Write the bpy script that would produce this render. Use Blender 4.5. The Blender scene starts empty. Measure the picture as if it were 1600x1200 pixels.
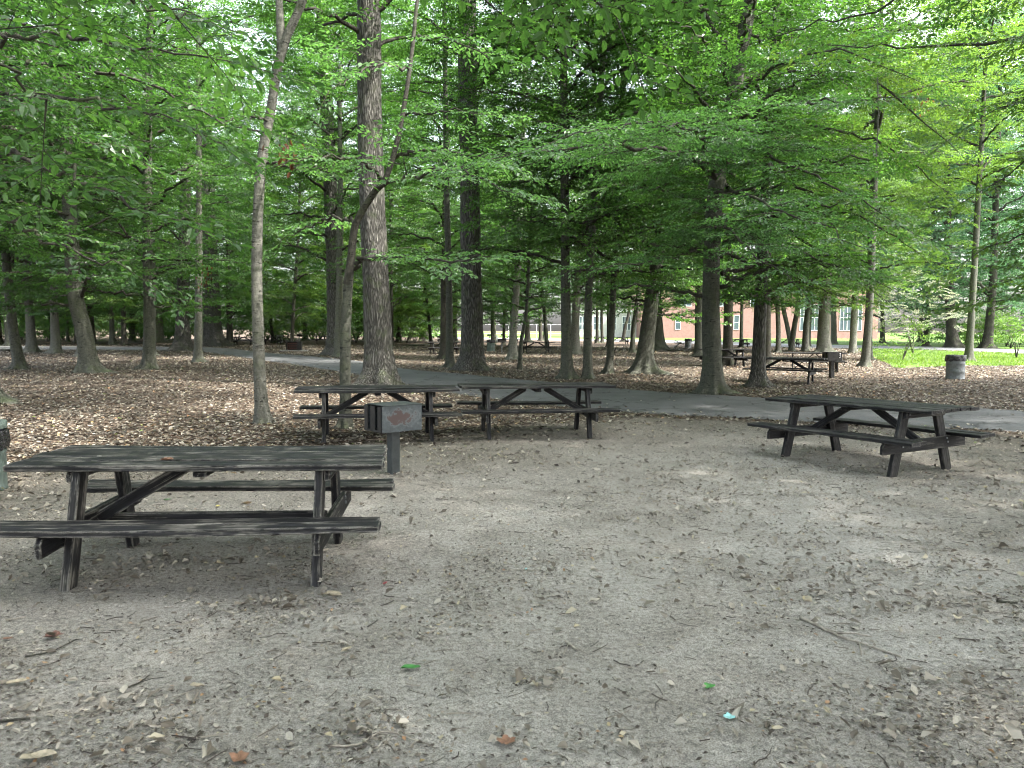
import bpy, math, random
import numpy as np
from mathutils import Vector, Matrix, Euler

S = bpy.context.scene
COL = S.collection
RAD = math.radians
rng = np.random.default_rng(7)
random.seed(7)

# ------------------------------------------------------------------ camera, sky, sun, exposure
F_PX, CAM_H, PITCH, ROLL = 1203.0, 1.715, RAD(4.12), 0.004
cam_data = bpy.data.cameras.new('camera')
cam_data.sensor_width = 36.0
cam_data.lens = 36.0 * F_PX / 1600.0
cam_data.clip_start = 0.05
cam_data.clip_end = 2000.0
cam = bpy.data.objects.new('camera', cam_data)
COL.objects.link(cam)
cam.matrix_world = Matrix.Translation((0, 0, CAM_H)) @ Matrix.Rotation(RAD(90) - PITCH, 4, 'X') @ Matrix.Rotation(ROLL, 4, 'Z')
S.camera = cam

SUN_ELEV, SUN_AZ = RAD(50), RAD(112)      # azimuth clockwise from +Y (ahead of the camera)
world = bpy.data.worlds.new('World')
S.world = world
world.use_nodes = True
wn = world.node_tree.nodes
wl = world.node_tree.links
wn.clear()
w_out = wn.new('ShaderNodeOutputWorld')
w_bg = wn.new('ShaderNodeBackground')
w_sky = wn.new('ShaderNodeTexSky')
w_sky.sky_type = 'NISHITA'
w_sky.sun_disc = False
w_sky.sun_elevation = SUN_ELEV
w_sky.sun_rotation = SUN_AZ
w_sky.air_density = 1.0
w_sky.dust_density = 5.0
w_sky.ozone_density = 1.0
w_bg.inputs['Strength'].default_value = 0.15
w_hs = wn.new('ShaderNodeHueSaturation')      # thin bright cloud: the same sky, paler
w_hs.inputs['Saturation'].default_value = 0.40
wl.new(w_sky.outputs[0], w_hs.inputs['Color'])
wl.new(w_hs.outputs[0], w_bg.inputs[0])
wl.new(w_bg.outputs[0], w_out.inputs[0])

sun_data = bpy.data.lights.new('sun', 'SUN')
sun_data.energy = 2.3
sun_data.angle = RAD(0.6)
sun_data.color = (1.0, 0.95, 0.87)
sun = bpy.data.objects.new('sun', sun_data)
COL.objects.link(sun)
sun_dir = Vector((math.sin(SUN_AZ) * math.cos(SUN_ELEV), math.cos(SUN_AZ) * math.cos(SUN_ELEV), math.sin(SUN_ELEV)))
sun.rotation_euler = sun_dir.to_track_quat('Z', 'Y').to_euler()
sun.location = (40, 20, 60)

S.view_settings.view_transform = 'Standard'
S.view_settings.look = 'None'
S.view_settings.exposure = 2.85
S.view_settings.gamma = 1.0
S.view_settings.use_curve_mapping = False
S.render.engine = 'CYCLES'
S.cycles.max_bounces = 7
S.cycles.diffuse_bounces = 3
S.cycles.glossy_bounces = 2
S.cycles.transmission_bounces = 4
S.cycles.transparent_max_bounces = 4
S.cycles.caustics_reflective = False
S.cycles.caustics_refractive = False
S.cycles.sample_clamp_indirect = 6.0
S.cycles.use_denoising = True
S.cycles.pixel_filter_type = 'BLACKMAN_HARRIS'
S.cycles.filter_width = 1.05
S.cycles.use_adaptive_sampling = True
S.cycles.adaptive_threshold = 0.012
S.cycles.denoising_prefilter = 'FAST'

# ------------------------------------------------------------------ pixel (of the 1600x1200 photograph) to place
CP, SP = math.cos(PITCH), math.sin(PITCH)
def ray(px, py):
    a, b = px - 800.0, py - 600.0
    u = a * math.cos(ROLL) + b * math.sin(ROLL)
    v = -a * math.sin(ROLL) + b * math.cos(ROLL)
    x, yc, zc = u / F_PX, 1.0, -v / F_PX
    return x, yc * CP + zc * SP, -yc * SP + zc * CP
def ground(px, py, z=0.0):
    x, y, zz = ray(px, py)
    t = (z - CAM_H) / zz
    return x * t, y * t
def at(px, py, Y):
    x, y, zz = ray(px, py)
    t = Y / y
    return Vector((x * t, Y, CAM_H + zz * t))

# ------------------------------------------------------------------ numeric noise
def _hash(ix, iy, s=0):
    h = (ix.astype(np.int64) * 374761393 + iy.astype(np.int64) * 668265263 + s * 982451653) & 0x7fffffff
    h = ((h ^ (h >> 13)) * 1274126177) & 0x7fffffff
    return ((h ^ (h >> 16)) & 0xffff) / 65535.0
def vnoise(x, y, s=0):
    x = np.asarray(x, float); y = np.asarray(y, float)
    ix, iy = np.floor(x), np.floor(y)
    fx, fy = x - ix, y - iy
    fx = fx * fx * (3 - 2 * fx); fy = fy * fy * (3 - 2 * fy)
    a, b = _hash(ix, iy, s), _hash(ix + 1, iy, s)
    c, d = _hash(ix, iy + 1, s), _hash(ix + 1, iy + 1, s)
    return (a * (1 - fx) + b * fx) * (1 - fy) + (c * (1 - fx) + d * fx) * fy
def fbm(x, y, s=0, n=4):
    t = 0; a = 0.5
    for i in range(n):
        t = t + a * vnoise(x * 2 ** i + 17.3 * i, y * 2 ** i - 9.1 * i, s + i); a *= 0.5
    return t / (1 - 0.5 ** n)
def in_poly(x, y, poly):
    x = np.asarray(x, float); y = np.asarray(y, float)
    c = np.zeros(x.shape, bool)
    n = len(poly)
    for i in range(n):
        x1, y1 = poly[i]; x2, y2 = poly[(i + 1) % n]
        if y1 == y2: continue
        m = ((y1 > y) != (y2 > y)) & (x < (x2 - x1) * (y - y1) / (y2 - y1) + x1)
        c ^= m
    return c
def poly_dist(x, y, line):
    d = np.full(np.shape(x), 1e9)
    for (x1, y1), (x2, y2) in zip(line[:-1], line[1:]):
        vx, vy = x2 - x1, y2 - y1
        t = np.clip(((x - x1) * vx + (y - y1) * vy) / (vx * vx + vy * vy + 1e-9), 0, 1)
        d = np.minimum(d, np.hypot(x - x1 - t * vx, y - y1 - t * vy))
    return d

# ------------------------------------------------------------------ mesh and tag helpers
def mesh_np(name, verts, faces, mats, attr=None, smooth=False, midx=None, fattrs=None):
    """faces: list of (n,k) int arrays (k = 3 or 4) over verts (m,3)."""
    me = bpy.data.meshes.new(name)
    verts = np.ascontiguousarray(verts, dtype=np.float32)
    faces = [f for f in faces if len(f)]
    nf = sum(len(f) for f in faces)
    nl = sum(f.size for f in faces)
    me.vertices.add(len(verts)); me.vertices.foreach_set('co', verts.ravel())
    me.loops.add(nl); me.polygons.add(nf)
    me.loops.foreach_set('vertex_index', np.concatenate([f.ravel() for f in faces]).astype(np.int32))
    tot = np.concatenate([np.full(len(f), f.shape[1], np.int32) for f in faces])
    start = np.concatenate([[0], np.cumsum(tot)[:-1]]).astype(np.int32)
    me.polygons.foreach_set('loop_start', start)
    try: me.polygons.foreach_set('loop_total', tot)
    except Exception: pass
    if midx is not None: me.polygons.foreach_set('material_index', np.asarray(midx, np.int32))
    me.polygons.foreach_set('use_smooth', np.full(nf, smooth, bool))
    me.update(calc_edges=True)
    for an, av in (fattrs or {}).items():
        a = me.attributes.new(an, 'FLOAT', 'FACE'); a.data.foreach_set('value', np.asarray(av, np.float32))
    for an, av in (attr or {}).items():
        a = me.attributes.new(an, 'FLOAT', 'POINT'); a.data.foreach_set('value', np.asarray(av, np.float32))
    for m in (mats if isinstance(mats, (list, tuple)) else [mats]): me.materials.append(m)
    return me
def link(name, me, parent=None, loc=None, rot=None):
    o = bpy.data.objects.new(name, me); COL.objects.link(o)
    if parent is not None: o.parent = parent
    if loc is not None: o.location = loc
    if rot is not None: o.rotation_euler = rot
    return o
def tag(o, label=None, cat=None, group=None, kind=None):
    if label: o['label'] = label
    if cat: o['category'] = cat
    if group: o['group'] = group
    if kind: o['kind'] = kind
    return o
def thing(name, label, cat, loc=(0, 0, 0), rot=(0, 0, 0), group=None):
    o = bpy.data.objects.new(name, None); COL.objects.link(o)
    o.location = loc; o.rotation_euler = rot; o.empty_display_size = 0.3
    return tag(o, label, cat, group)
def copy_thing(root, loc, rot, label, group=None, scale=None):
    def rec(o, parent):
        c = o.copy(); COL.objects.link(c); c.parent = parent
        for ch in o.children: rec(ch, c)
        return c
    r = rec(root, None)
    r.location = loc; r.rotation_euler = rot; r['label'] = label
    if scale: r.scale = (scale,) * 3
    if group: r['group'] = group
    return r

class MB:
    """collects simple shapes into one mesh"""
    def __init__(s): s.v = []; s.q = []; s.n = 0
    def add(s, v, f):
        s.v.append(np.asarray(v, float)); s.q.append([tuple(i + s.n for i in g) for g in f]); s.n += len(v)
    def box(s, c, d, rot=None, cham=0.0):
        x, y, z = d[0] / 2, d[1] / 2, d[2] / 2
        v = np.array([(-x, -y, -z), (x, -y, -z), (x, y, -z), (-x, y, -z), (-x, -y, z), (x, -y, z), (x, y, z), (-x, y, z)])
        if rot is not None: v = v @ np.array(rot.to_matrix()).T
        s.add(v + np.array(c), [(0, 3, 2, 1), (4, 5, 6, 7), (0, 1, 5, 4), (1, 2, 6, 5), (2, 3, 7, 6), (3, 0, 4, 7)])
    def prism(s, prof, axis, a, b):
        """prof: 2-D outline, extruded along axis ('x','y','z') from a to b"""
        n = len(prof); v = []
        for t in (a, b):
            for p, q in prof:
                v.append({'x': (t, p, q), 'y': (p, t, q), 'z': (p, q, t)}[axis])
        f = [tuple(range(n))[::-1], tuple(range(n, 2 * n))] + [(i, (i + 1) % n, n + (i + 1) % n, n + i) for i in range(n)]
        s.add(v, f)
    def tube(s, pts, rad, sides=8, caps=True):
        v, f = tube_arr(pts, rad, sides)
        f = [tuple(g) for g in f]
        if caps:
            f.append(tuple(range(sides))[::-1]); f.append(tuple(range(len(v) - sides, len(v))))
        s.add(v, f)
    def lathe(s, prof, sides=24, c=(0, 0, 0)):
        v = []; f = []
        for r, z in prof:
            for k in range(sides):
                a = 2 * math.pi * k / sides
                v.append((c[0] + r * math.cos(a), c[1] + r * math.sin(a), c[2] + z))
        for i in range(len(prof) - 1):
            for k in range(sides):
                f.append((i * sides + k, i * sides + (k + 1) % sides, (i + 1) * sides + (k + 1) % sides, (i + 1) * sides + k))
        s.add(v, f)
    def mesh(s, name, mat, smooth=False, bevel=0.0):
        me = bpy.data.meshes.new(name)
        me.from_pydata(np.concatenate(s.v).tolist(), [], [g for q in s.q for g in q])
        if bevel:
            import bmesh
            bm = bmesh.new(); bm.from_mesh(me)
            bmesh.ops.recalc_face_normals(bm, faces=bm.faces)
            bmesh.ops.bevel(bm, geom=list(bm.edges), offset=bevel, segments=1, affect='EDGES', clamp_overlap=True)
            bm.to_mesh(me); bm.free()
        if smooth: me.polygons.foreach_set('use_smooth', [True] * len(me.polygons))
        me.materials.append(mat); me.update()
        return me
    def build(s, name, mat, parent=None, loc=None, rot=None, smooth=False, bevel=0.0):
        return link(name, s.mesh(name, mat, smooth, bevel), parent, loc, rot)

def tube_arr(pts, rad, sides=8):
    pts = np.asarray(pts, float); n = len(pts)
    rad = np.broadcast_to(np.asarray(rad, float), (n,))
    t = np.gradient(pts, axis=0); t /= np.linalg.norm(t, axis=1)[:, None] + 1e-12
    ref = np.array([0, 0, 1.0]) if abs(t[:, 2]).mean() < 0.8 else np.array([0, 1.0, 0])
    a = np.cross(t, ref); a /= np.linalg.norm(a, axis=1)[:, None] + 1e-12
    b = np.cross(t, a)
    th = np.arange(sides) * 2 * math.pi / sides
    v = pts[:, None] + rad[:, None, None] * (np.cos(th)[None, :, None] * a[:, None] + np.sin(th)[None, :, None] * b[:, None])
    i = np.arange(n - 1)[:, None] * sides; k = np.arange(sides)[None]
    k2 = (k + 1) % sides
    f = np.stack([i + k, i + k2, i + sides + k2, i + sides + k], -1).reshape(-1, 4)
    return v.reshape(-1, 3), f

def curve(ctrl, n):
    """Catmull-Rom through control points"""
    P = np.asarray(ctrl, float)
    P = np.vstack([2 * P[0] - P[1], P, 2 * P[-1] - P[-2]])
    m = len(P) - 3
    u = np.linspace(0, m, n); i = np.minimum(u.astype(int), m - 1); t = (u - i)[:, None]
    p0, p1, p2, p3 = P[i], P[i + 1], P[i + 2], P[i + 3]
    return 0.5 * (2 * p1 + (p2 - p0) * t + (2 * p0 - 5 * p1 + 4 * p2 - p3) * t ** 2 + (3 * p1 - p0 - 3 * p2 + p3) * t ** 3)

# ------------------------------------------------------------------ materials
def new_mat(name):
    m = bpy.data.materials.new(name); m.use_nodes = True
    nt = m.node_tree; nt.nodes.clear()
    out = nt.nodes.new('ShaderNodeOutputMaterial')
    return m, nt, out
class N:
    """small node-building helper"""
    def __init__(s, nt): s.nt = nt
    def n(s, t, **kw):
        x = s.nt.nodes.new(t)
        for k, v in kw.items():
            if k.startswith('i_'):
                key = k[2:]; key = int(key) if key.isdigit() else key
                if hasattr(v, 'is_output'): s.nt.links.new(v, x.inputs[key])
                else: x.inputs[key].default_value = v
            else: setattr(x, k, v)
        return x
    def tex(s, co, scale, detail=4, rough=0.6, dist=0.0):
        return s.n('ShaderNodeTexNoise', i_Vector=co, i_Scale=scale, i_Detail=detail, i_Roughness=rough, i_Distortion=dist).outputs['Fac']
    def mapping(s, co, sc=(1, 1, 1), loc=(0, 0, 0)):
        x = s.n('ShaderNodeMapping', i_Vector=co); x.inputs['Scale'].default_value = sc; x.inputs['Location'].default_value = loc
        return x.outputs[0]
    def ramp(s, fac, stops, interp='LINEAR'):
        r = s.n('ShaderNodeValToRGB', i_Fac=fac); cr = r.color_ramp; cr.interpolation = interp
        while len(cr.elements) > 1: cr.elements.remove(cr.elements[-1])
        for i, (p, c) in enumerate(stops):
            c = (c, c, c) if isinstance(c, (int, float)) else c
            e = cr.elements[0] if i == 0 else cr.elements.new(p)
            e.position = p; e.color = (*c, 1)
        return r.outputs['Color']
    def mix(s, fac, a, b, mode='MIX'):
        x = s.n('ShaderNodeMix', data_type='RGBA', blend_type=mode)
        for idx, v in ((0, fac), (6, a), (7, b)):
            if hasattr(v, 'is_output'): s.nt.links.new(v, x.inputs[idx])
            else: x.inputs[idx].default_value = v if idx == 0 else (*v, 1)
        return x.outputs[2]
    def math(s, op, a, b=0.0, c=0.0, clamp=False):
        x = s.n('ShaderNodeMath', operation=op, use_clamp=clamp)
        for i, v in enumerate((a, b, c)):
            if hasattr(v, 'is_output'): s.nt.links.new(v, x.inputs[i])
            else: x.inputs[i].default_value = v
        return x.outputs[0]
    def bump(s, h, strength, dist=0.02, normal=None):
        x = s.n('ShaderNodeBump', i_Height=h, i_Strength=strength, i_Distance=dist)
        if normal is not None: s.nt.links.new(normal, x.inputs['Normal'])
        return x.outputs[0]
    def pbsdf(s, col, rough=0.6, normal=None, spec=0.5, metal=0.0):
        x = s.n('ShaderNodeBsdfPrincipled')
        for k, v in (('Base Color', col), ('Roughness', rough), ('Specular IOR Level', spec), ('Metallic', metal)):
            if hasattr(v, 'is_output'): s.nt.links.new(v, x.inputs[k])
            else: x.inputs[k].default_value = (*v, 1) if isinstance(v, tuple) else v
        if normal is not None: s.nt.links.new(normal, x.inputs['Normal'])
        return x.outputs[0]

def leaf_mat(name, stops, trans, sheen=0.5, rough=0.42, tmix=0.42):
    m, nt, out = new_mat(name); h = N(nt)
    r = h.n('ShaderNodeAttribute', attribute_name='rnd').outputs['Fac']
    oi = h.n('ShaderNodeObjectInfo').outputs['Random']
    co = h.n('ShaderNodeNewGeometry').outputs['Position']
    big = h.tex(co, 0.35, 2)
    f = h.math('ADD', h.math('MULTIPLY', r, 0.55), h.math('ADD', h.math('MULTIPLY', big, 0.45), h.math('MULTIPLY_ADD', oi, 0.16, -0.08)), clamp=True)
    col = h.ramp(f, stops)
    b = h.pbsdf(col, rough, spec=sheen)
    tc = h.mix(1.0, col, trans, 'MULTIPLY')
    t = h.n('ShaderNodeBsdfTranslucent', i_Color=tc).outputs[0]
    mx = h.n('ShaderNodeMixShader', i_0=tmix); nt.links.new(b, mx.inputs[1]); nt.links.new(t, mx.inputs[2])
    nt.links.new(mx.outputs[0], out.inputs[0])
    return m
LEAF = leaf_mat('beech_leaf', [(0.2, (0.030, 0.072, 0.022)), (0.5, (0.052, 0.115, 0.032)), (0.8, (0.095, 0.175, 0.052))], (2.1, 2.5, 1.0), rough=0.36, sheen=0.6)
LEAF_DARK = leaf_mat('dark_leaf', [(0.2, (0.022, 0.056, 0.019)), (0.5, (0.036, 0.084, 0.027)), (0.85, (0.064, 0.125, 0.040))], (2.1, 2.4, 1.0))
LEAF_LIT = leaf_mat('lit_beech_leaf', [(0.2, (0.050, 0.110, 0.042)), (0.5, (0.082, 0.165, 0.066)), (0.8, (0.135, 0.235, 0.105))], (2.0, 2.4, 1.1), rough=0.33, sheen=0.7)  # beech leaf of the front boughs, the light on them put into the colour
LEAF_LIME = leaf_mat('lime_leaf', [(0.2, (0.055, 0.112, 0.030)), (0.5, (0.085, 0.150, 0.036)), (0.8, (0.125, 0.190, 0.052))], (2.1, 2.3, 1.0))
LEAF_BLUE = leaf_mat('bluish_leaf', [(0.2, (0.045, 0.10, 0.055)), (0.5, (0.075, 0.155, 0.085)), (0.8, (0.12, 0.20, 0.11))], (1.8, 2.0, 1.4), 0.5)
LEAF_BROWN = leaf_mat('withered_leaf', [(0.2, (0.07, 0.03, 0.015)), (0.8, (0.16, 0.08, 0.04))], (1.5, 1.2, 0.8), 0.2)
LEAF_PALE = leaf_mat('pale_leaf', [(0.2, (0.18, 0.22, 0.14)), (0.8, (0.40, 0.40, 0.33))], (1.5, 1.5, 1.2), 0.4)

def bark_mat(name, c_dark, c_mid, c_light, kind):
    m, nt, out = new_mat(name); h = N(nt)
    co = h.n('ShaderNodeTexCoord').outputs['Object']
    oi = h.n('ShaderNodeObjectInfo').outputs['Random']
    if kind == 'oak':
        v = h.mapping(co, (1, 1, 0.11))
        vv = h.n('ShaderNodeTexVoronoi', feature='DISTANCE_TO_EDGE', i_Scale=27.0)
        wob = h.n('ShaderNodeTexNoise', i_Vector=v, i_Scale=9.0, i_Detail=3)
        mixv = h.n('ShaderNodeVectorMath', operation='MULTIPLY_ADD')
        nt.links.new(wob.outputs['Color'], mixv.inputs[0]); mixv.inputs[1].default_value = (0.13,) * 3; nt.links.new(v, mixv.inputs[2])
        nt.links.new(mixv.outputs[0], vv.inputs['Vector'])
        ridge = h.math('MULTIPLY', vv.outputs['Distance'], 3.2, clamp=True)
        fine = h.tex(h.mapping(co, (1, 1, 0.3)), 55, 5)
        hh = h.math('MULTIPLY_ADD', fine, 0.35, ridge)
        col = h.ramp(h.math('MULTIPLY_ADD', fine, 0.45, h.math('MULTIPLY', ridge, 0.65)), [(0.12, c_dark), (0.5, c_mid), (0.95, c_light)])
        nrm = h.bump(hh, 0.9, 0.035)
    else:
        v = h.mapping(co, (1, 1, 0.45))
        fine = h.tex(v, 26, 6, 0.65)
        blot = h.tex(h.mapping(co, (1, 1, 1.6)), 7, 5, 0.7, 0.6)
        ring = h.tex(h.mapping(co, (1, 1, 7.0)), 5.5, 4, 0.7)
        f = h.math('ADD', h.math('MULTIPLY', fine, 0.4), h.math('MULTIPLY', blot, 0.6))
        col = h.ramp(f, [(0.3, c_dark), (0.5, c_mid), (0.72, c_light)])
        spots = h.ramp(h.math('MULTIPLY', ring, blot), [(0.295, 0.0), (0.345, 1.0)])
        col = h.mix(spots, col, tuple(c * 0.45 for c in c_dark))
        nrm = h.bump(h.math('ADD', fine, ring), 0.8, 0.02)
    # moss towards the ground and on one side
    mo = h.ramp(h.tex(co, 2.2, 5), [(0.52, 0.0), (0.68, 0.55)])
    col = h.mix(mo, col, (0.075, 0.095, 0.045))
    tint = h.math('MULTIPLY_ADD', oi, 0.5, 0.75)
    tc = h.n('ShaderNodeCombineColor', i_0=tint, i_1=tint, i_2=tint).outputs[0]
    col = h.mix(1.0, col, tc, 'MULTIPLY')
    nt.links.new(h.pbsdf(col, 0.85, nrm, 0.25), out.inputs[0])
    return m
BARK_OAK = bark_mat('furrowed_bark', (0.020, 0.019, 0.017), (0.074, 0.071, 0.064), (0.185, 0.178, 0.162), 'oak')
BARK_BEECH = bark_mat('smooth_bark', (0.032, 0.034, 0.027), (0.075, 0.077, 0.062), (0.15, 0.15, 0.124), 'beech')
BARK_PALE = bark_mat('pale_bark', (0.055, 0.055, 0.047), (0.13, 0.128, 0.11), (0.27, 0.26, 0.23), 'beech')
BARK_DARK = bark_mat('dark_bark', (0.018, 0.016, 0.013), (0.045, 0.042, 0.034), (0.09, 0.085, 0.07), 'beech')

def wood_mat(name='weathered_dark_wood', wear_k=1.0):
    m, nt, out = new_mat(name); h = N(nt)
    at_ = h.n('ShaderNodeTexCoord').outputs['Object']
    uv = h.n('ShaderNodeAttribute', attribute_name='grain').outputs['Vector']
    oi = h.n('ShaderNodeObjectInfo').outputs['Random']
    off = h.n('ShaderNodeVectorMath', operation='ADD'); nt.links.new(uv, off.inputs[0])
    cx = h.n('ShaderNodeCombineXYZ', i_X=h.math('MULTIPLY', oi, 37.0), i_Y=h.math('MULTIPLY', oi, 11.0)).outputs[0]
    nt.links.new(cx, off.inputs[1]); g = off.outputs[0]
    grain = h.tex(h.mapping(g, (2.5, 55, 55)), 1.0, 5, 0.65, 0.4)
    crack = h.tex(h.mapping(g, (1.2, 42, 42), (3, 1, 2)), 1.0, 4, 0.75, 0.8)
    patch = h.tex(g, 3.2, 4, 0.6)
    col = h.ramp(grain, [(0.32, (0.003, 0.003, 0.0035)), (0.5, (0.0085, 0.0085, 0.0105)), (0.68, (0.026, 0.0255, 0.031))])
    col = h.mix(h.ramp(patch, [(0.45, 0.0), (0.7, 0.5)]), col, (0.022, 0.021, 0.018))
    tone = h.math('MULTIPLY_ADD', oi, 1.1, 0.55); tn = h.n('ShaderNodeCombineColor', i_0=tone, i_1=tone, i_2=h.math('MULTIPLY_ADD', oi, 0.95, 0.6)).outputs[0]
    col = h.mix(1.0, col, tn, 'MULTIPLY')
    bare = h.ramp(h.math('ADD', h.math('MULTIPLY', crack, 0.6), h.math('MULTIPLY', patch, 0.4)), [(0.54, 0.0), (0.615, 0.62)])
    # worn edges: the bevelled normal differs from the true one there
    bv = h.n('ShaderNodeBevel', samples=4, i_Radius=0.022)
    geo = h.n('ShaderNodeNewGeometry')
    dt = h.n('ShaderNodeVectorMath', operation='DOT_PRODUCT'); nt.links.new(bv.outputs[0], dt.inputs[0]); nt.links.new(geo.outputs['True Normal'], dt.inputs[1])
    edge = h.ramp(dt.outputs['Value'], [(0.86, 1.0), (0.97, 0.0)])
    en = h.ramp(h.tex(h.mapping(g, (7, 16, 16)), 1.0, 5, 0.7), [(0.40, 0.0), (0.55, 0.9)])
    wear = h.math('MULTIPLY', h.math('MAXIMUM', h.math('MULTIPLY', edge, en), bare, clamp=True), wear_k)
    bcol = h.ramp(grain, [(0.3, (0.13, 0.12, 0.11)), (0.62, (0.42, 0.40, 0.36))])
    col = h.mix(wear, col, bcol)
    nrm = h.bump(h.math('ADD', grain, h.math('MULTIPLY', crack, 1.3)), 0.6, 0.006)
    rough = h.math('MULTIPLY_ADD', wear, 0.2, 0.6)
    nt.links.new(h.pbsdf(col, rough, nrm, 0.22), out.inputs[0])
    return m
WOOD_WORN = wood_mat()
WOOD = wood_mat('dark_tarred_wood', 0.38)

def plain_mat(name, a, b, scale=8.0, rough=0.6, metal=0.0, bump=0.2, dist=0.01, spec=0.5, detail=5):
    m, nt, out = new_mat(name); h = N(nt)
    co = h.n('ShaderNodeTexCoord').outputs['Object']
    f = h.tex(co, scale, detail, 0.65)
    col = h.ramp(f, [(0.3, a), (0.7, b)])
    nt.links.new(h.pbsdf(col, rough, h.bump(h.tex(co, scale * 6, 3), bump, dist), spec, metal), out.inputs[0])
    return m
STEEL_BLACK = plain_mat('sooty_steel', (0.008, 0.008, 0.009), (0.028, 0.026, 0.025), 9, 0.55, 0.3)
def grill_mat():
    m, nt, out = new_mat('peeling_grey_steel'); h = N(nt)
    co = h.n('ShaderNodeTexCoord').outputs['Object']
    sp = h.n('ShaderNodeSeparateXYZ', i_Vector=co)
    ex = h.math('MULTIPLY', h.math('ADD', sp.outputs[0], -0.03), 4.6); ez = h.math('MULTIPLY', h.math('ADD', sp.outputs[2], -0.68), 9.5)
    rr = h.math('SQRT', h.math('ADD', h.math('MULTIPLY', ex, ex), h.math('MULTIPLY', ez, ez)))
    a = h.tex(co, 6.5, 6, 0.65, 0.5)
    b = h.tex(co, 16, 5, 0.7)
    base = h.ramp(b, [(0.3, (0.022, 0.028, 0.032)), (0.7, (0.058, 0.07, 0.078))])
    s_ = h.math('ADD', rr, h.math('MULTIPLY_ADD', a, 4.2, -2.1))
    col = h.mix(h.ramp(s_, [(0.95, 1.0), (1.15, 0.0)]), base, (0.066, 0.076, 0.082))
    col = h.mix(h.ramp(s_, [(0.60, 1.0), (0.68, 0.0)]), col, (0.046, 0.028, 0.027))
    nt.links.new(h.pbsdf(col, 0.6, h.bump(b, 0.4, 0.004), 0.5), out.inputs[0])
    return m
STEEL_PEEL = grill_mat()
STEEL_POST = plain_mat('dark_grey_steel', (0.018, 0.023, 0.025), (0.048, 0.056, 0.058), 9, 0.6, 0.1)
STEEL_GREY = plain_mat('galvanised_steel', (0.10, 0.11, 0.118), (0.19, 0.205, 0.215), 12, 0.5, 0.35)
STEEL_GREEN = plain_mat('green_grey_paint', (0.06, 0.082, 0.075), (0.12, 0.155, 0.14), 7, 0.55)
STEEL_WHITE = plain_mat('pale_drum_paint', (0.35, 0.36, 0.36), (0.55, 0.56, 0.56), 7, 0.5)
BAG = plain_mat('black_bag_film', (0.006, 0.006, 0.007), (0.02, 0.02, 0.024), 20, 0.22, 0, 0.8, 0.02)
RUST = plain_mat('rusty_bar', (0.04, 0.018, 0.013), (0.13, 0.06, 0.045), 15, 0.8)
SLAB = plain_mat('concrete_slab', (0.10, 0.10, 0.095), (0.22, 0.215, 0.20), 9, 0.9)

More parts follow.
